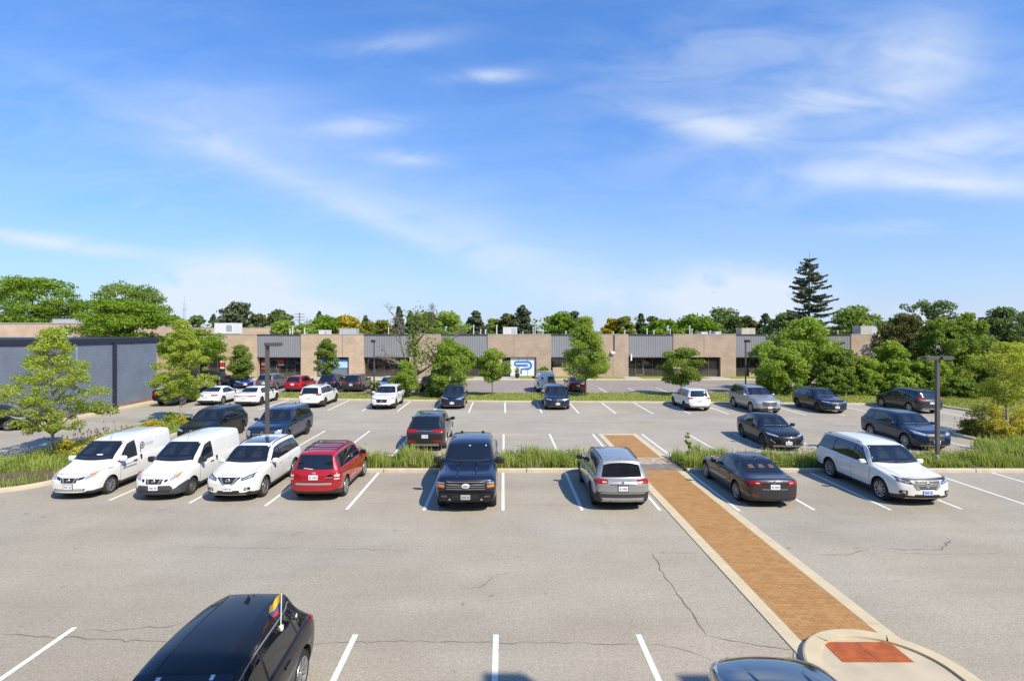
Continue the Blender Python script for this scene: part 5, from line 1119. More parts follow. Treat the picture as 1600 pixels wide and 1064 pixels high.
# small plastic window flag
q = c.t.matrix_basis @ Vector((c.hw*.80, 3.02-c.L/2, 1.44)); fl = thing('flag', 'small yellow, blue and red striped flag clipped to black car window', 'flag', q)
b = MB(); b.tube([(0,0,-.04),(.005,.01,.46)], .008, 6); b.build('pole', M_STICK, fl); b = MB(); b.box(-.04,.03,-.03,.03,-.10,-.03); b.build('clip', M_STICK, fl)
def cloth(v0, v1, mat):
    m = MB(); nu, nv_ = 8, 4
    for side_ in (0, .003):
        for j in range(nv_+1):
            for i in range(nu+1):
                u = i/nu; v = v0+(v1-v0)*j/nv_; L0 = .30*(1-.25*v)
                m.v.append((-.008-.17*u-.02*math.sin(u*6+v*2), .02*math.sin(u*7)+side_, .46-.27*v-u*.16*(1.2-.3*v)))
    w = nu+1; k = w*(nv_+1)
    for o in (0, k):
        for j in range(nv_):
            for i in range(nu): m.f.append((o+j*w+i, o+j*w+i+1, o+(j+1)*w+i+1, o+(j+1)*w+i)); m.m.append(0)
    return m.build('stripe', mat, fl, smooth=True)
cloth(0, .5, pbr('flag_yellow', (.75,.48,.04), .7)); cloth(.5, .75, pbr('flag_blue', (.03,.13,.45), .7)); cloth(.75, 1.0, pbr('flag_red', (.58,.04,.04), .7))
P_MIRR = paint('slate', (.22,.235,.24), .9, .08)
c = Car(sedan(4.6,1.83,1.42,.9,2.75,.33,1.45,2.25,1.4,.62), P_MIRR, 'glossy slate grey car whose nose shows beside the rounded kerb', 'car', 4.10, 8.42, 'R', 0); c.t.location.y = 8.78-c.L/2; c.t.rotation_euler.z = math.pi
common(c, 'five', False, False); c.headlights(.5,.84,.62,.70,.08,.1); c.front('grille', [(-.4,.36),(.4,.36)], [(-.5,.52),(.5,.52)], M_BLACK)
for sx in (-1, 1):
    b = MB(); b.tube([(sx*.50,0,0),(sx*.40,.6,.0),(sx*.36,1.15,.0)], .05, 6); b2 = []
    for v in b.v: h, n = c.hit((v[0], .18+v[1]-c.L/2, 1.3), (0,0,-1)); b2.append((v[0], .18+v[1]-c.L/2, h.z-.028+v[2]*.9))
    b.v = b2; b.build('hood_ridge', P_MIRR, c.t, smooth=True)
bpy.context.view_layer.update(); dg = bpy.context.evaluated_depsgraph_get()
for c in BODIES: c.finish(dg)
# ================================================================ vegetation
def fast_mesh(name, V, nq, mats, tint, mi=None, quad=4):
    me = bpy.data.meshes.new(name); me.vertices.add(len(V)); me.vertices.foreach_set('co', V.astype(np.float32).ravel())
    me.loops.add(nq*quad); me.loops.foreach_set('vertex_index', np.arange(nq*quad, dtype=np.int32)); me.polygons.add(nq)
    me.polygons.foreach_set('loop_start', np.arange(0, nq*quad, quad, dtype=np.int32)); me.polygons.foreach_set('loop_total', np.full(nq, quad, np.int32))
    for m in (mats if isinstance(mats, list) else [mats]): me.materials.append(m)
    if mi is not None: me.polygons.foreach_set('material_index', mi.astype(np.int32))
    a = me.attributes.new('tint', 'FLOAT', 'FACE'); a.data.foreach_set('value', tint.astype(np.float32)); me.update(calc_edges=True); return me
def leaves(P, size, tint, mat, name='crown', up=.35, aspect=.62, outward=None, ow=.6):
    n = len(P); N = rng.normal(size=(n,3)); N /= np.linalg.norm(N, axis=1)[:,None]; N[:,2] += up
    if outward is not None: N += outward*ow
    N /= np.linalg.norm(N, axis=1)[:,None]; A = np.cross(N, rng.normal(size=(n,3))); A /= np.linalg.norm(A, axis=1)[:,None]; B = np.cross(N, A)
    s = (size*rng.uniform(.6,1.35,n))[:,None]; A, B = A*s, B*s*aspect
    V = np.empty((n,4,3)); V[:,0] = P-A; V[:,1] = P+B*.9-A*.1; V[:,2] = P+A; V[:,3] = P-B*.9-A*.1
    return fast_mesh(name, V.reshape(-1,3), n, mat, np.clip(tint, 0, 1))
LM = {
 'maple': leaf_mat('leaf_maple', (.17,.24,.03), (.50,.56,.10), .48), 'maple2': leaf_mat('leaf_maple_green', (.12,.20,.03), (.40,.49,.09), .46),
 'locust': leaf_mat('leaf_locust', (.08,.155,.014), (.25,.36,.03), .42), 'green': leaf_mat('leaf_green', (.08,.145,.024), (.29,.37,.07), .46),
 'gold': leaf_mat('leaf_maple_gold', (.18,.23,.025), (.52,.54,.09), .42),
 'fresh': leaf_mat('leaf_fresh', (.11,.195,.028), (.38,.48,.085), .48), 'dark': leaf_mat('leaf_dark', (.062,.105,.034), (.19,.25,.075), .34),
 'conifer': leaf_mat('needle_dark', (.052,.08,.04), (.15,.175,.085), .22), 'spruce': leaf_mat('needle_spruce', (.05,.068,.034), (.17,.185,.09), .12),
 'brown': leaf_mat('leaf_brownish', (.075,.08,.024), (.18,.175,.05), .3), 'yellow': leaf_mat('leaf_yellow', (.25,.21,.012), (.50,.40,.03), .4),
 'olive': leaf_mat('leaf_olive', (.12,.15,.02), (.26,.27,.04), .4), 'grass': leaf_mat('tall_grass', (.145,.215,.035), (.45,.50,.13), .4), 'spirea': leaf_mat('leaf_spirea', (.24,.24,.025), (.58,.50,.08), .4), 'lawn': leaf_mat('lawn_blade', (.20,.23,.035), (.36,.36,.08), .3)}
def prof(kind, h):
    if kind == 'oval': return math.sin(math.pi*min(1, max(0, .06+.92*h)))**.75
    if kind == 'dome': return (1-(h*.98)**2.2)**.5*(.72+.28*min(1, h*3))
    if kind == 'cone': return max(.04, (1-h)**.85)*(min(1, .35+h*5))
    if kind == 'maple': return float(np.interp(h, [0,.08,.22,.38,.55,.75,.9,1], [.45,.85,1.0,.86,.62,.40,.2,.07]))
    if kind == 'pyr': return max(.05, (1-h)**.62)*min(1, .5+h*3.2)
    if kind == 'bush': return (1-h**2.4)**.5
    if kind == 'vase': return .35+.75*math.sin(math.pi*min(1, .12+.68*h))
    return 1
def tree(name, label, cat, base, top, cb, R, mat, kind='oval', n=6000, leaf=.12, nclump=60, flat=.7, bark=None, group=None, ydepth=1.0, trunk_r=None, clump=.30, lean=0, limbs=12, tips=0.0, dense=.55, seed=None):
    """base: Vector on the ground, top: crown top height, cb: crown base height, R: crown radius"""
    rs = np.random.default_rng(int(abs(base.x)*977+base.y*7919+len(label)*31) % (2**31)) if seed is None else np.random.default_rng(seed)
    t = thing(name, label, cat, base, 0, group); H = top-cb; cl = []
    for i in range(nclump):
        h = (i+.5)/nclump if kind in ('cone','pyr') else rs.beta(1.15,1.05); h = min(.985, max(.015, h+rs.normal()*.02)); a = i*2.39996+rs.normal()*.4
        q = rs.uniform(.0,1)**dense; r = R*prof(kind, h)*q*rs.uniform(.85,1.12)
        c = np.array([math.cos(a)*r+lean*h, math.sin(a)*r*ydepth, cb+H*h]); rc = R*clump*rs.uniform(.6,1.35)*(1-.45*h if kind in ('cone','pyr') else 1)
        if tips: c[2] += tips*r/R*H*.15
        cl.append((c, rc, rs.uniform(0,1)))
    w = np.array([c[1]**2 for c in cl]); w /= w.sum(); idx = rs.choice(len(cl), n, p=w)
    Cc = np.array([c[0] for c in cl])[idx]; Rc = np.array([c[1] for c in cl])[idx]; Tc = np.array([c[2] for c in cl])[idx]
    d = rs.normal(size=(n,3)); d /= np.linalg.norm(d, axis=1)[:,None]; rad = rs.uniform(.25,1,n)**.5*(1+.12*rs.normal(size=n)); P = Cc + d*(Rc*rad)[:,None]*np.array([1,1,flat])
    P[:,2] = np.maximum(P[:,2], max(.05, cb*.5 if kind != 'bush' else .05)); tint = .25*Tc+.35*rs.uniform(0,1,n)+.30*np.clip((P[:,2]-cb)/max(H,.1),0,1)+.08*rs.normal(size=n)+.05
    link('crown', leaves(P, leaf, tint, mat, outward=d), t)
    tr = trunk_r or max(.05, .022*top); b = MB(); hh = cb+H*.72; k = 8
    b.tube([(lean*.7*((i/k)**2)+rs.normal()*.012*i, rs.normal()*.012*i, hh*i/k-.03) for i in range(k+1)], [tr*(1.25 if i == 0 else 1)*(1-.80*i/k) for i in range(k+1)], 8)
    for j in range(limbs):
        c = cl[rs.integers(len(cl))][0]; z0 = min(hh*.92, max(cb*.85, c[2]-np.hypot(c[0],c[1])*.75)); f = z0/hh; s = np.array([lean*.7*f*f, 0, z0]); m = s*.5+c*.5+np.array([0,0,.06*R]); r0 = tr*(1-.8*f)*.55
        b.tube([s, m, c], [r0, r0*.6, r0*.2], 5)
    b.build('trunk', bark or M_BARK, t, smooth=True); return t
def ptree(name, label, px, Y, ptop, hw, mat, kind='oval', pcb=None, cb=None, **kw):
    X = (px-CXP)*Y/F_PX; top = CAMH-(ptop-HZ)*Y/F_PX; R = hw*Y/F_PX
    if cb is None: cb = max(.3, CAMH-(pcb-HZ)*Y/F_PX) if pcb else max(1.2, top-2.1*R)
    return tree(name, label, 'tree' if 'shrub' not in name and 'bush' not in name else 'bush', Vector((X, Y, 0)), top, cb, R, LM[mat], kind, **kw)
# young trees in the lot
ptree('maple_tree', 'yellow green young maple in the bed beside the lettered van', 82, 25.2, 516, 82, 'maple', 'maple', 672, n=19000, leaf=0.052, nclump=150, clump=.125, trunk_r=.08, limbs=90, flat=.6, group='young maples in the lot', bark=M_BARKP, dense=.5)
ptree('maple_tree', 'yellow green young maple with pale trunk behind the lettered van', 283, 34.0, 503, 50, 'maple', 'maple', 622, n=19000, leaf=0.062, nclump=140, clump=.17, trunk_r=.08, limbs=30, flat=.6, group='young maples in the lot', bark=M_BARKP)
ptree('maple_tree', 'yellowish young maple with bare top twigs in the right planting island', 1573, 29.6, 538, 56, 'gold', 'oval', 628, n=11500, leaf=0.058, nclump=75, clump=.22, trunk_r=.08, limbs=40, flat=.6, group='young maples in the lot', bark=M_BARKP)
ptree('maple_tree', 'full pyramid shaped green maple on the lawn behind the maroon sedan', 915, 48.2, 499, 38, 'maple2', 'maple', 589, n=22000, leaf=0.082, nclump=110, clump=.26, trunk_r=.09, limbs=24, flat=.6, group='young maples on the lawn strip')
ptree('maple_tree', 'small round green maple on the lawn between navy crossover and service van', 769, 48.4, 547, 23, 'maple2', 'oval', 593, n=11000, leaf=0.075, nclump=60, clump=.3, trunk_r=.06, limbs=18, group='young maples on the lawn strip')
ptree('maple_tree', 'broad green young maple behind the small white crossover', 1065, 49.0, 544, 34, 'green', 'oval', 600, n=14000, leaf=0.082, nclump=70, clump=.27, trunk_r=.07, limbs=24, group='young maples on the lawn strip', flat=.5)
ptree('maple_tree', 'round leafy maple behind the silver three row wagon', 1203, 49.6, 533, 33, 'fresh', 'oval', 606, n=16000, leaf=0.088, nclump=80, clump=.27, trunk_r=.08, limbs=20, group='young maples on the lawn strip')
ptree('linden_tree', 'narrow dark green young tree in front of the tan brick entrance', 376, 56, 542, 18, 'green', 'oval', 594, n=11000, leaf=0.082, nclump=60, clump=.32, trunk_r=.06, limbs=14, group='young trees by the far lot')
ptree('linden_tree', 'twin topped young tree in front of the blue poster window', 511, 55.5, 532, 19, 'green', 'oval', 588, n=9000, leaf=0.082, nclump=55, clump=.3, trunk_r=.06, limbs=14, group='young trees by the far lot')
# locusts and big trees on the left
ptree('locust_tree', 'broad layered bright green locust above the pink tan building', 52, 76, 437, 84, 'locust', 'dome', 512, n=18000, leaf=0.177, nclump=110, clump=.2, flat=.38, group='locust trees behind the left buildings')
ptree('locust_tree', 'taller dark green locust behind the brighter one', 203, 88, 446, 64, 'green', 'dome', 520, n=12000, leaf=0.190, nclump=90, clump=.2, flat=.45, group='locust trees behind the left buildings')
ptree('locust_tree', 'spreading bright green locust over the blue wall cap', 196, 58, 472, 82, 'locust', 'dome', 545, n=20000, leaf=0.136, nclump=110, clump=.2, flat=.38, group='locust trees behind the left buildings')
ptree('locust_tree', 'low spreading locust between blue wall and tan brick corner', 300, 62, 518, 56, 'locust', 'dome', 566, n=14000, leaf=0.122, nclump=80, clump=.22, flat=.4, group='locust trees behind the left buildings')
# far trees behind the flat roof
GB = 'trees beyond the flat roof'
FAR = [
 ('conifer_tree','dark ragged pine with two crowns left of the first white vent pipes',376,112,477,32,'conifer','oval',None,3200,.45),
 ('conifer_tree','low brownish dark pine beside the ragged pine',408,114,496,26,'brown','dome',None,2000,.45),
 ('broadleaf_tree','dark rounded green tree behind the first white vent pipes',437,108,487,27,'dark','dome',None,3000,.4),
 ('broadleaf_tree','bright low green tree in front of the dark rounded one',441,98,504,26,'fresh','dome',None,2200,.35),
 ('broadleaf_tree','small bright green tree behind the third white vent pipe',478,98,507,18,'fresh','dome',None,1600,.35),
 ('broadleaf_tree','mid green dome tree between grey stucco building and yellow tree',508,104,498,30,'locust','dome',None,2600,.38),
 ('broadleaf_tree','yellow leaved dome tree beyond the red parapet',541,106,497,30,'yellow','dome',None,2600,.38),
 ('broadleaf_tree','yellow green low tree next to the yellow dome tree',573,108,504,26,'olive','dome',None,1900,.38),
 ('spruce_tree','tiny distant dark pine top above the yellow green tree',571,150,494,9,'conifer','cone',None,700,.5),
 ('spruce_tree','thin distant pine tip near the grey stucco building',499,170,487,6,'conifer','cone',None,500,.5),
 ('spruce_tree','thin distant pine tip left of the ragged pine',334,170,491,6,'conifer','cone',None,500,.5),
 ('broadleaf_tree','low dark tree line tree by the transmission mast',306,150,495,22,'dark','dome',None,1400,.5),
 ('broadleaf_tree','low dark tree just past the bright locust',268,140,496,22,'dark','dome',None,1400,.5),
 ('broadleaf_tree','low dark distant tree left of the ragged pine',346,150,499,18,'dark','dome',None,1200,.5),
 ('broadleaf_tree','olive green tree behind the dead branches',598,104,503,24,'olive','dome',None,1800,.38),
 ('spruce_tree','slim pointed spruce behind the dead branches',623,96,480,12,'spruce','cone',520,1800,.3),
 ('spruce_tree','second slim spruce, slightly shorter, behind the dead branches',641,100,486,11,'spruce','cone',520,1500,.3),
 ('broadleaf_tree','mid green tree between slim spruces and feathery tree',670,100,491,20,'olive','oval',None,1900,.36),
 ('broadleaf_tree','feathery light green tree left of the dark pine',700,98,490,30,'fresh','dome',None,2000,.34),
 ('conifer_tree','dark cone shaped pine beside the tall white vent pipe',743,100,487,21,'conifer','pyr',None,3000,.36),
 ('broadleaf_tree','low dark green tree between two dark pines',772,108,501,20,'green','dome',None,1500,.38),
 ('conifer_tree','brownish dark pine leaning on the taller pine',796,106,492,20,'brown','dome',None,2000,.38),
 ('conifer_tree','tall dark pine behind the white roof box',816,104,478,20,'conifer','pyr',None,3200,.36),
 ('broadleaf_tree','bright green dome tree between dark pines and full maple',878,98,492,30,'locust','dome',None,2800,.36),
 ('conifer_tree','dark tree top behind the bright green dome',897,116,489,15,'conifer','oval',None,1200,.42),
 ('broadleaf_tree','golden yellow tree above the brown brick wall lamp',956,104,499,18,'yellow','dome',None,1500,.36),
 ('broadleaf_tree','yellow green tree joined to the golden one',974,102,498,19,'olive','dome',None,1700,.36),
 ('spruce_tree','small dark pine right of the golden tree',1001,108,491,12,'conifer','cone',None,1300,.36),
 ('broadleaf_tree','dark broad tree next to the small pine',1018,112,497,16,'dark','dome',None,1300,.4),
 ('broadleaf_tree','low bright green dome tree above the ribbed panel with bracket',1036,98,501,28,'locust','dome',None,2300,.36),
 ('broadleaf_tree','larger bright green dome tree behind the tallest white vent pipe',1085,98,495,38,'locust','dome',None,3000,.36),
 ('broadleaf_tree','dark grey green broad tree left of the cream roof box',1130,110,487,36,'dark','dome',None,3200,.4),
 ('broadleaf_tree','brownish green tree behind the cream roof box',1163,108,497,22,'brown','dome',None,1700,.38),
 ('spruce_tree','pointed dark pine right of the cream roof box',1196,104,491,14,'conifer','pyr',None,1800,.36),
 ('broadleaf_tree','dark tree mass at the foot of the tall spruce',1228,90,494,30,'dark','dome',545,3200,.32),
 ('broadleaf_tree','mid green rounded tree between tall spruce and roof end box',1336,98,482,38,'green','dome',None,3600,.36),
 ('broadleaf_tree','dark green tree at the roof end behind the box',1385,100,503,26,'dark','dome',None,1800,.38),
]
for nm, lab, px, Y, pt, hw, mat, kind, pcb, n, lf in FAR:
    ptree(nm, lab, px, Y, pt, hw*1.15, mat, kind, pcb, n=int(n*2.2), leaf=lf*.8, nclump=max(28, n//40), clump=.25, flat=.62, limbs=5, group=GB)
# far wood on the horizon
Pw = []
for i in range(9000):
    x = rng.uniform(-330, 330); y = 260+rng.uniform(0, 40); h = 7.0+3.0*math.sin(x*.11)+2*math.sin(x*.37+1)+rng.normal()*.8; Pw.append((x, y, rng.uniform(.1,1)*max(2,h)))
wd = link('woods', leaves(np.array(Pw), .95, rng.uniform(.2,1,len(Pw)), LM['green'], 'woods')); tag(wd, 'low dark wood on the horizon', None, None, 'stuff')
# right hand thicket
GT = 'bushy trees along the right edge'
THK = [
 ('bushy_tree','big round leafy tree at the foot of the tall spruce',1258,52,500,56,'fresh','oval',605,9000,.17),
 ('bushy_tree','lower leafy shrub left of the navy crossover roof',1232,49,548,34,'fresh','bush',None,4500,.15),
 ('bushy_tree','leafy shrub between big round tree and brick wall end',1312,50,545,34,'green','bush',None,5000,.15),
 ('bushy_tree','dark leafy shrub right behind the navy crossover',1300,48.3,575,26,'green','bush',None,3500,.14),
 ('bushy_tree','bright shrub in front of the last brick bay',1350,49.5,560,34,'fresh','bush',None,5000,.15),
 ('bushy_tree','brownish green large tree right of the roof end box',1412,58,494,52,'brown','dome',590,8000,.18),
 ('bushy_tree','open crowned tall tree showing sky through its branches',1452,62,470,42,'dark','vase',530,2600,.18),
 ('bushy_tree','bright green shrub tree behind the dark grey wagon',1395,50,535,40,'fresh','bush',None,6500,.15),
 ('bushy_tree','leafy green tree behind the square lamp head',1470,54,500,48,'green','oval',600,8000,.17),
 ('bushy_tree','bright leafy shrub directly behind the square lamp post',1452,49,560,36,'fresh','bush',None,5500,.15),
 ('bushy_tree','green tree between lamp head and yellowish maple',1512,54,492,44,'green','oval',600,7500,.17),
 ('bushy_tree','tall dark green tree at the right photo edge',1566,57,484,46,'dark','oval',600,8500,.18),
 ('bushy_tree','dark tree beyond the tall one at the photo edge',1608,60,488,40,'dark','oval',600,6000,.18),
 ('bushy_tree','shrub behind the yellowish maple trunk',1540,48,560,34,'green','bush',None,5000,.14),
 ('bushy_tree','last shrub on the grass at the right photo edge',1594,47,572,40,'fresh','bush',None,5000,.14),
 ('bushy_tree','low shrub at the grass edge left of the square lamp post',1415,47.3,592,26,'fresh','bush',None,3000,.13),
 ('bushy_tree','low shrub at the grass edge right of the square lamp post',1500,47,592,28,'green','bush',None,3200,.13),
]
for nm, lab, px, Y, pt, hw, mat, kind, pcb, n, lf in THK:
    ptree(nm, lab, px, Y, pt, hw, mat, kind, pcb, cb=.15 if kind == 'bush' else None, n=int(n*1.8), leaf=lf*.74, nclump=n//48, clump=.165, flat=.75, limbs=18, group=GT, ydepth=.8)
# bushes and half dead tree in the middle
GM = 'bushes around the dead tree'
ptree('leafy_bush', 'leafy bush left of the dead tree trunk behind the white crossover', 634, 47.6, 566, 24, 'fresh', 'bush', cb=.1, n=10000, leaf=0.088, nclump=60, clump=.28, limbs=8, group=GM)
ptree('leafy_bush', 'tall leafy bush right of the dead tree trunk', 700, 47.4, 530, 28, 'fresh', 'oval', cb=.1, n=14000, leaf=0.088, nclump=80, clump=.28, limbs=10, group=GM)
ptree('leafy_bush', 'small round bush under the tall leafy bush', 683, 46.9, 580, 18, 'green', 'bush', cb=.1, n=6000, leaf=0.082, nclump=40, clump=.3, limbs=6, group=GM)
ptree('leafy_bush', 'arching leafy branch tree over the dark windows', 722, 49.2, 540, 24, 'maple2', 'dome', 578, n=7000, leaf=0.088, nclump=50, clump=.25, limbs=10, group=GM)
ptree('leafy_bush', 'rounded clipped bush beside the white logo panels', 850, 66.2, 575, 11, 'green', 'bush', cb=.25, n=5000, leaf=0.088, nclump=40, clump=.3, limbs=5, group='planting at the building')
ptree('leafy_bush', 'thin pale shrub at the foot of the thin lamp post by the white sedan', 586, 50, 596, 9, 'olive', 'bush', cb=.15, n=1800, leaf=0.068, nclump=20, clump=.3, limbs=8, group='planting at the building')
def dead_tree():
    Y = 47.8; base = at(652, 617); base.y = Y; base.x = (655-CXP)*Y/F_PX; t = thing('dead_tree', 'half dead tree with bare twisting branches and ivy on its trunk', 'tree', base); b = MB(); r_ = random.Random(5)
    def P(px, py, dy=0): q = atY(px, py, Y+dy); return Vector((q.x-base.x, dy, q.z))
    def branch(pts, r0, depth=0):
        n = len(pts); b.tube(pts, [max(.008, r0*(1-.75*i/(n-1))) for i in range(n)], 6 if depth < 2 else 4)
        if depth >= 3: return
        for k in range(7 if depth == 0 else 5):
            f = r_.uniform(.3, .98); i = min(n-2, int(f*(n-1))); p = pts[i].lerp(pts[i+1], f*(n-1)-i); d = (pts[i+1]-pts[i]).normalized()
            dv = Vector((d.x+r_.uniform(-.9,.9), r_.uniform(-.7,.7), d.z*.5+r_.uniform(-.15,.75))).normalized(); ln = r_.uniform(.6,1.3)*(.85 if depth == 0 else .45 if depth == 1 else .28)
            q = [p]; 
            for s in range(4): dv = (dv+Vector((r_.gauss(0,.2), r_.gauss(0,.2), r_.gauss(0,.2)))).normalized(); q.append(q[-1]+dv*ln*.3)
            branch(q, r0*(.45 if depth == 0 else .4), depth+1)
    branch([P(655,616),P(650,590),P(648,560),P(646,530),P(648,508),P(652,492)], .19)
    branch([P(652,585),P(636,570),P(628,545),P(624,520),P(618,498,.5),P(612,488,.5)], .12); branch([P(650,580),P(630,572,-.5),P(612,562,-.8),P(600,558,-1)], .10)
    branch([P(652,585),P(672,572,-.4),P(690,550,-.4),P(712,525,-.6),P(728,510,-.6)], .10); branch([P(648,540),P(664,520),P(676,500),P(684,488)], .10); branch([P(640,580),P(620,600,-.3)], .06)
    b.build('trunk', M_BARK, t, smooth=True); n = 1900; ps = []
    for i in range(n):
        px, py, s = r_.choice([(648,520,5),(646,548,6),(649,500,6),(672,548,10),(645,535,5),(650,560,9),(665,560,10),(655,498,9),(668,505,9)]); q = P(px+r_.gauss(0,s), py+r_.gauss(0,s), r_.gauss(0,.35)); ps.append(q[:])
    link('ivy', leaves(np.array(ps), .11, rng.uniform(0,1,n), LM['green'], 'ivy'), t)
dead_tree()
def spruce():
    Y = 66; base = Vector(((1264-CXP)*Y/F_PX, Y, 0)); top = CAMH-(392-HZ)*Y/F_PX; t = thing('spruce_tree', 'tall thin spruce with sparse pointed top above the right bushes', 'tree', base); b = MB(); r_ = random.Random(3)
    b.tube([(0,0,0),(0,0,top*.5),(.05,0,top*.9),(.08,0,top)], [.24,.15,.045,.012], 8); ps = []; tt = []
    z = 3.2
    while z < top-1.0:
        f = (z-3.2)/(top-3.2); ln = (4.9*(1-f)**.85+.15)*r_.uniform(.85,1.1); k = 7 if f < .9 else 4
        for j in range(k):
            a = r_.uniform(0,2*math.pi); l = ln*r_.uniform(.38,1.15); zj = r_.gauss(0,.16); dr = r_.uniform(.10,.42); ca, sa = math.cos(a), math.sin(a); pts = []
            for i in range(6): q = i/5; pts.append(Vector((ca*l*q, sa*l*q, z+zj-dr*l*q*(1-.75*q)+.10*l*q*q)))
            b.tube(pts, [.035*(1-f)+.012, .03*(1-f)+.01, .02, .015, .01, .006], 4)
            nn = int(l*95*(1-.45*f))+8
            for i in range(nn):
                q = r_.uniform(.18,1.03); p = pts[0].lerp(pts[-1], q); s = .10+.16*l*.3*(1-q); x = min(4, int(q*5)); p = pts[x].lerp(pts[min(5,x+1)], q*5-x)
                off = r_.gauss(0, s); ps.append((p.x-sa*off, p.y+ca*off, p.z-abs(r_.gauss(0,.09))-abs(off)*.15)); tt.append(r_.uniform(0,.6)+.3*f)
        z += .58*(1-.30*f)*r_.uniform(.85,1.15)
    b.build('trunk', M_BARK, t, smooth=True)
    link('crown', leaves(np.array(ps), .15, np.array(tt), LM['spruce'], 'crown', .5, .45), t)
spruce()
# twigs at the top of the right maple
# ---------------------------------------------------------------- grasses
def blades(name, P, hgt, mat, wid=.014, lean=.35, parent=None):
    n = len(P); a = rng.uniform(0, 2*math.pi, n); D = np.stack([np.cos(a), np.sin(a), np.zeros(n)], 1); W = np.stack([-np.sin(a), np.cos(a), np.zeros(n)], 1)*(wid*rng.uniform(.7,1.3,n))[:,None]
    h = hgt*rng.uniform(.55,1.2,n); ln = lean*h*rng.uniform(.2,1.4,n); Zv = np.array([0,0,1.0])
    m = P + D*(ln*.3)[:,None] + Zv*(h*.62)[:,None]; tp = P + D*ln[:,None] + Zv*h[:,None]
    V = np.empty((n,2,4,3)); V[:,0,0] = P-W; V[:,0,1] = P+W; V[:,0,2] = m+W*.75; V[:,0,3] = m-W*.75; V[:,1,0] = m-W*.75; V[:,1,1] = m+W*.75; V[:,1,2] = tp+W*.12; V[:,1,3] = tp-W*.12
    tint = np.clip(rng.uniform(0,.7,n)+.22*np.sin(P[:,0]*1.7+P[:,1])**2+.12*np.sin(P[:,0]*7), 0, 1)**np.where(rng.uniform(size=n) < .06, .25, 1.0); o = link(name, fast_mesh(name, V.reshape(-1,3), n*2, mat, np.repeat(tint, 2)), parent); return o
def strip(x0, x1, y0, y1, n): return np.stack([rng.uniform(x0,x1,n), rng.uniform(y0,y1,n), np.full(n,.09)], 1)
def clumpy(x0, x1, y0, y1, n, per=30, sp=.13):
    k = n//per; c = strip(x0, x1, y0, y1, k); P = np.repeat(c, per, 0); P[:,0] += rng.normal(size=len(P))*sp; P[:,1] += rng.normal(size=len(P))*sp
    return P[(P[:,1] > y0) & (P[:,1] < y1)]
g1 = np.concatenate([clumpy(-17.0,5.35,22.85,24.95,24000), clumpy(7.85,25.6,22.85,24.95,20000)])
g1 = g1[~((g1[:,0] > -6.2) & (g1[:,0] < -5.0) & (g1[:,1] > 23.9))]
gh = .36+.12*np.sin(g1[:,0]*.9)+.12*np.sin(g1[:,0]*2.3+g1[:,1]*2)+.08*np.sin(g1[:,0]*5.7+1)+.06*rng.normal(size=len(g1)); gh = np.clip(gh, .2, .95)
tag(blades('grass', g1, gh, LM['grass'], .013), 'tall green ornamental grass filling the planting strip', None, None, 'stuff')
tag(blades('grass', clumpy(23.5,34,24.6,27.2,9000), .6, LM['grass'], .014), 'tall green grass in front of the right planting island', None, None, 'stuff')
dry = np.concatenate([clumpy(-17,5.3,22.85,24.95,1100,7,.3), clumpy(7.9,25.6,22.85,24.95,900,7,.3)])
tag(blades('dry_stems', dry, .62, pbr('straw', (.40,.32,.15), .9, var=.3), .008, .25), 'dry straw coloured stems among the tall grass', None, None, 'stuff')
wp = np.concatenate([clumpy(-17,5.3,22.8,24.95,5200,90,.16), clumpy(7.9,25.6,22.8,24.95,4200,90,.16)]); wp[:,2] += np.abs(rng.normal(size=len(wp)))*.18
tag(link('weeds', leaves(wp, .045, rng.uniform(0,.8,len(wp)), LM['green'], 'weeds')), 'broad leaved weeds among the tall grass', None, None, 'stuff')
# island ground cover
def inpoly(P, poly):
    poly = np.array(poly); x, y = P[:,0], P[:,1]; ins = np.zeros(len(P), bool); j = len(poly)-1
    for i in range(len(poly)):
        c = ((poly[i,1] > y) != (poly[j,1] > y)) & (x < (poly[j,0]-poly[i,0])*(y-poly[i,1])/(poly[j,1]-poly[i,1]+1e-12)+poly[i,0]); ins ^= c; j = i
    return ins
q = strip(-23.2,-17,19,36,26000); q = q[inpoly(q, inset(isl_poly, .25))]; dm = np.hypot((q[:,0]+19.3)/1.5, (q[:,1]-21.4)/1.1); q = q[(dm > 1) | (rng.uniform(size=len(q)) < .06)]
tag(blades('grass', q, .26+.14*np.sin(q[:,0]*2)**2, LM['grass'], .016, .5), 'green and yellow ground cover in the rounded planting bed', None, None, 'stuff')
def shrub(label, x, y, r, h, mat, n=1500, leaf=.05, group=None): return tree('flowering_shrub', label, 'bush', Vector((x,y,.08)), h, .05, r, LM[mat], 'bush', n=n, leaf=leaf, nclump=26, clump=.34, limbs=8, trunk_r=.012, group=group)
GS = 'yellow green shrubs in the planting bed'
for i, (x, y, r, h, lab) in enumerate([(-20.5,25.0,.6,.75,'yellow green shrub at the foot of the nearest maple'),(-19.6,26.2,.6,.8,'yellow green shrub just behind the nearest maple trunk'),(-19.0,24.2,.55,.6,'low yellow green shrub against the lettered van windshield'),(-19.6,28.2,.6,.8,'yellow shrub half way along the planting bed'),(-19.9,30.4,.6,.8,'shrub beyond the half way shrub in the planting bed'),(-19.6,32.6,.6,.8,'yellow green shrub beside the pale maple trunk behind the vans'),(-20.9,33.6,.5,.7,'green shrub at the left foot of the pale maple trunk'),(-18.2,23.0,.5,.55,'low green shrub at the lettered van nose'),(-21.6,22.6,.5,.5,'low green tuft shrub near the rounded kerb')]):
    shrub(lab, x, y, r, h, 'spirea' if i not in (6,7,8) else 'fresh', 1500, .05, GS)
GR = 'yellow green shrubs in the right island'
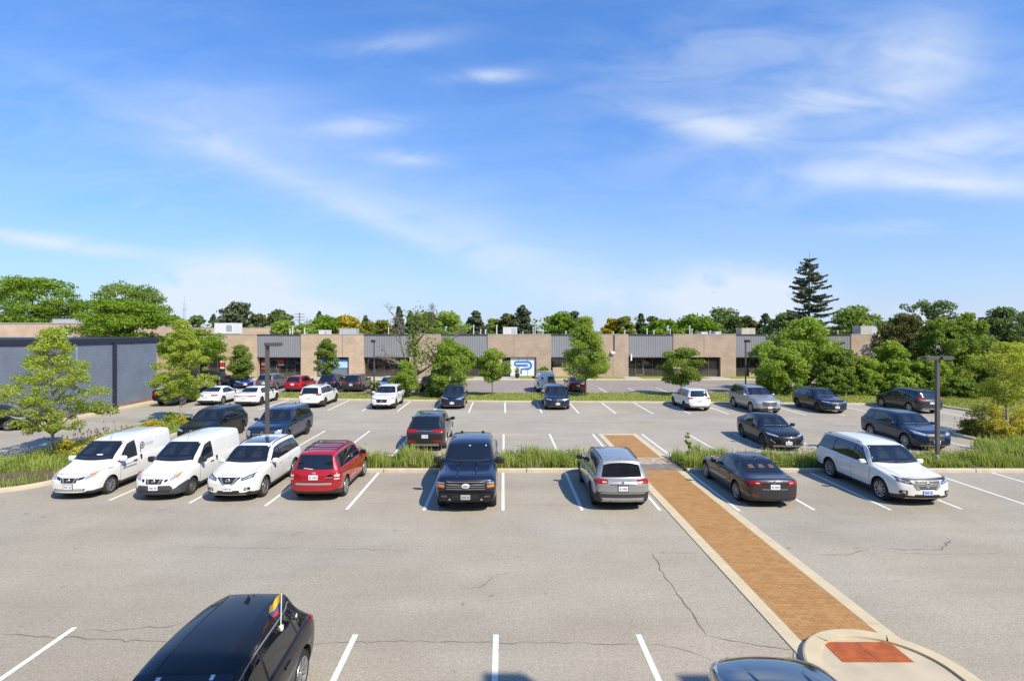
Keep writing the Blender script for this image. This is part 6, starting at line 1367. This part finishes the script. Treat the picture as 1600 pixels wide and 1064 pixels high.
for i, (x, y, r, h, lab) in enumerate([(26.5,30.3,.6,.85,'green low shrub at the island corner'),(27.3,30.6,.8,1.45,'tall yellow green shrub behind the island corner shrub'),(28.4,30.8,.9,1.5,'tall yellow shrub just behind the island maple trunk'),(26.9,29.2,.7,1.0,'yellow green shrub left of the island maple trunk'),(28.8,29.0,.8,1.3,'yellow shrub right of the island maple trunk'),(26.7,28.2,.6,.8,'low yellow green shrub nearest the island kerb'),(27.9,28.3,.7,1.05,'yellow shrub in front of the island maple trunk'),(29.6,30.4,.9,1.5,'yellow green shrub at the frame edge in the right island')]):
    shrub(lab, x, y, r, h, 'spirea' if i != 0 else 'olive', 2600, .05, GR)
# dry seed heads
for (x0, y0, n, lab) in ((-20.6,27,60,'dry brown seed stalks behind the nearest maple bed'),(26.9,30.3,22,'dry brown seed stalks at the island corner')):
    b = MB()
    for i in range(n):
        x, y, h = random.gauss(0,.8), random.gauss(0,.9), random.uniform(.4,1.0); dx_ = random.gauss(0,.16); b.tube([(x,y,.1),(x+dx_*.3,y,.1+h*.6),(x+dx_,y,.1+h)], .005, 4); b.ball((x+dx_,y,.12+h), (.03,.03,.045), 5, 4)
    o = b.build('seed_stalks', pbr('dry_stalk', (.13,.09,.055), .9), None, (x0,y0,0)); tag(o, lab, None, None, 'stuff')
o = tree('tall_weed', 'single tall weed sticking out of the grass right of the crossing', 'plant', Vector((8.45,24.4,.1)), 1.25, .3, .13, LM['fresh'], 'oval', n=260, leaf=.06, nclump=14, clump=.5, limbs=3, trunk_r=.012)
# lawn blades (short)
q = strip(-40,75,42.8,50.6,40000); q = q[inpoly(q, LS)]; tag(blades('grass', q, .11, LM['lawn'], .03, .6), 'short mown grass on the lawn strip', None, None, 'stuff')
q = strip(34.9,60,26,50.6,26000); q = q[inpoly(q, LS)]; tag(blades('grass', q, .14, LM['lawn'], .03, .6), 'short grass on the right hand lawn', None, None, 'stuff')
# ================================================================ street furniture
def lamp(label, x, y, h, w=.13, heads=2, L=.62, col=M_DKMET, ang=0):
    t = thing('lamp_post', label, 'lamp post', (x,y,0), ang, 'lamp posts'); b = MB(); b.box(-w/2,w/2,-w/2,w/2,.0,h-.14); b.build('pole', col, t)
    b = MB(); b.box(-w*.95,w*.95,-w*.95,w*.95,-.02,.35); b.build('base', M_CONC2, t)
    for s in ((-1,1) if heads == 2 else (1,)):
        b = MB(); b.box(min(s*.10,s*(.10+L)), max(s*.10,s*(.10+L)), -.19,.19,h-.15,h); hd = b.build('lamp_head', col, t); b = MB(); b.box(min(s*.16,s*(.04+L)), max(s*.16,s*(.04+L)), -.15,.15,h-.165,h-.152); b.build('lens', pbr('lamp_glass',(.5,.5,.48),.2), hd)
    b = MB(); b.box(-.10,.10,-.10,.10,h-.139,h-.005); b.build('bracket', col, t); return t
lamp('tall square lamp post between the white crossover and the blue wagon', (417.5-CXP)*24.2/F_PX, 24.2, 5.44, .14, 1, .52)
lamp('shorter square twin headed lamp post in the grass beside the white wagon', (1464.5-CXP)*24.3/F_PX, 24.3, 4.82, .14, 2, .52)
def thin(label, px, Y, ptop): 
    p = atY(px, ptop, Y); t = thing('lamp_post', label, 'lamp post', (p.x,Y,0), 0, 'thin lamp posts on the lawn'); b = MB(); b.tube([(0,0,0),(0,0,p.z-.2)], [.075,.06], 8); b.build('pole', M_DKMET, t); b = MB(); b.box(-.12,.12,-.75,.1,p.z-.22,p.z); b.build('lamp_head', M_BLACK, t)
thin('thin grey lamp post with side-on head by the white sedan and bushes', 584.5, 50.3, 531); thin('thin lamp post behind the silver three row wagon', 1165, 49.8, 531)
# pots at the entrance, masts and poles far away
for px, lab in ((808,'black pot with a small plant in front of white logo panels'),(781,'black planter pot by the dark entrance door')):
    p = at(px, 592); t = thing('plant_pot', lab, 'plant pot', (p.x,65.4,.145), 0, 'plant pots'); b = MB(); b.lathe([(0,.0),(0,.22),(.5,.30),(.55,.30),(.55,.24),(.5,.24),(.5,0)], 14, 'z'); b.build('pot', M_BLACK, t, smooth=True, angle=40)
    P = rng.normal(size=(240,3))*np.array([.13,.13,.25])+np.array([0,0,.85]); link('foliage', leaves(P, .09, rng.uniform(0,1,240), LM['fresh'], 'foliage'), t)
t = thing('radio_mast', 'thin pale lattice mast on the horizon past the bright locust', 'mast', (bx(288,300),300,0)); top = 6+54*300/835; b = MB()
for s in (-1,1): b.tube([(s*1.1,0,0),(s*.35,0,top-6)], .12, 4)
b.tube([(0,0,top-6),(0,0,top)], .08, 4)
for i in range(14): z = i*1.35; w = 1.1-.75*z/(top-6); b.tube([(-w,0,z),(w,0,z+1.2)], .07, 4); b.tube([(w,0,z),(-w,0,z+1.2)], .07, 4)
for z in (top-5, top-8): b.box(-1.4,1.4,-.1,.1,z,z+.3)
b.build('lattice', M_GALV, t)
t = thing('utility_pole', 'dark utility pole with crossarms beyond the flat roof', 'utility pole', (bx(468,160),160,0)); top = 6+27*160/835; b = MB(); b.tube([(0,0,0),(0,0,top)], .16, 6); b.build('pole', M_BARK, t)
for z in (top-.4, top-1.3, top-2.2): b = MB(); b.box(-1.5,1.5,-.08,.08,z,z+.14); b.build('crossarm', M_BARK, t)
t = thing('utility_pole', 'pale steel pole behind the open crowned tree', 'utility pole', (bx(1461,110),110,0)); b = MB(); b.tube([(0,0,0),(0,0,10.2)], [.7,.5], 8); b.build('pole', M_GALV, t)
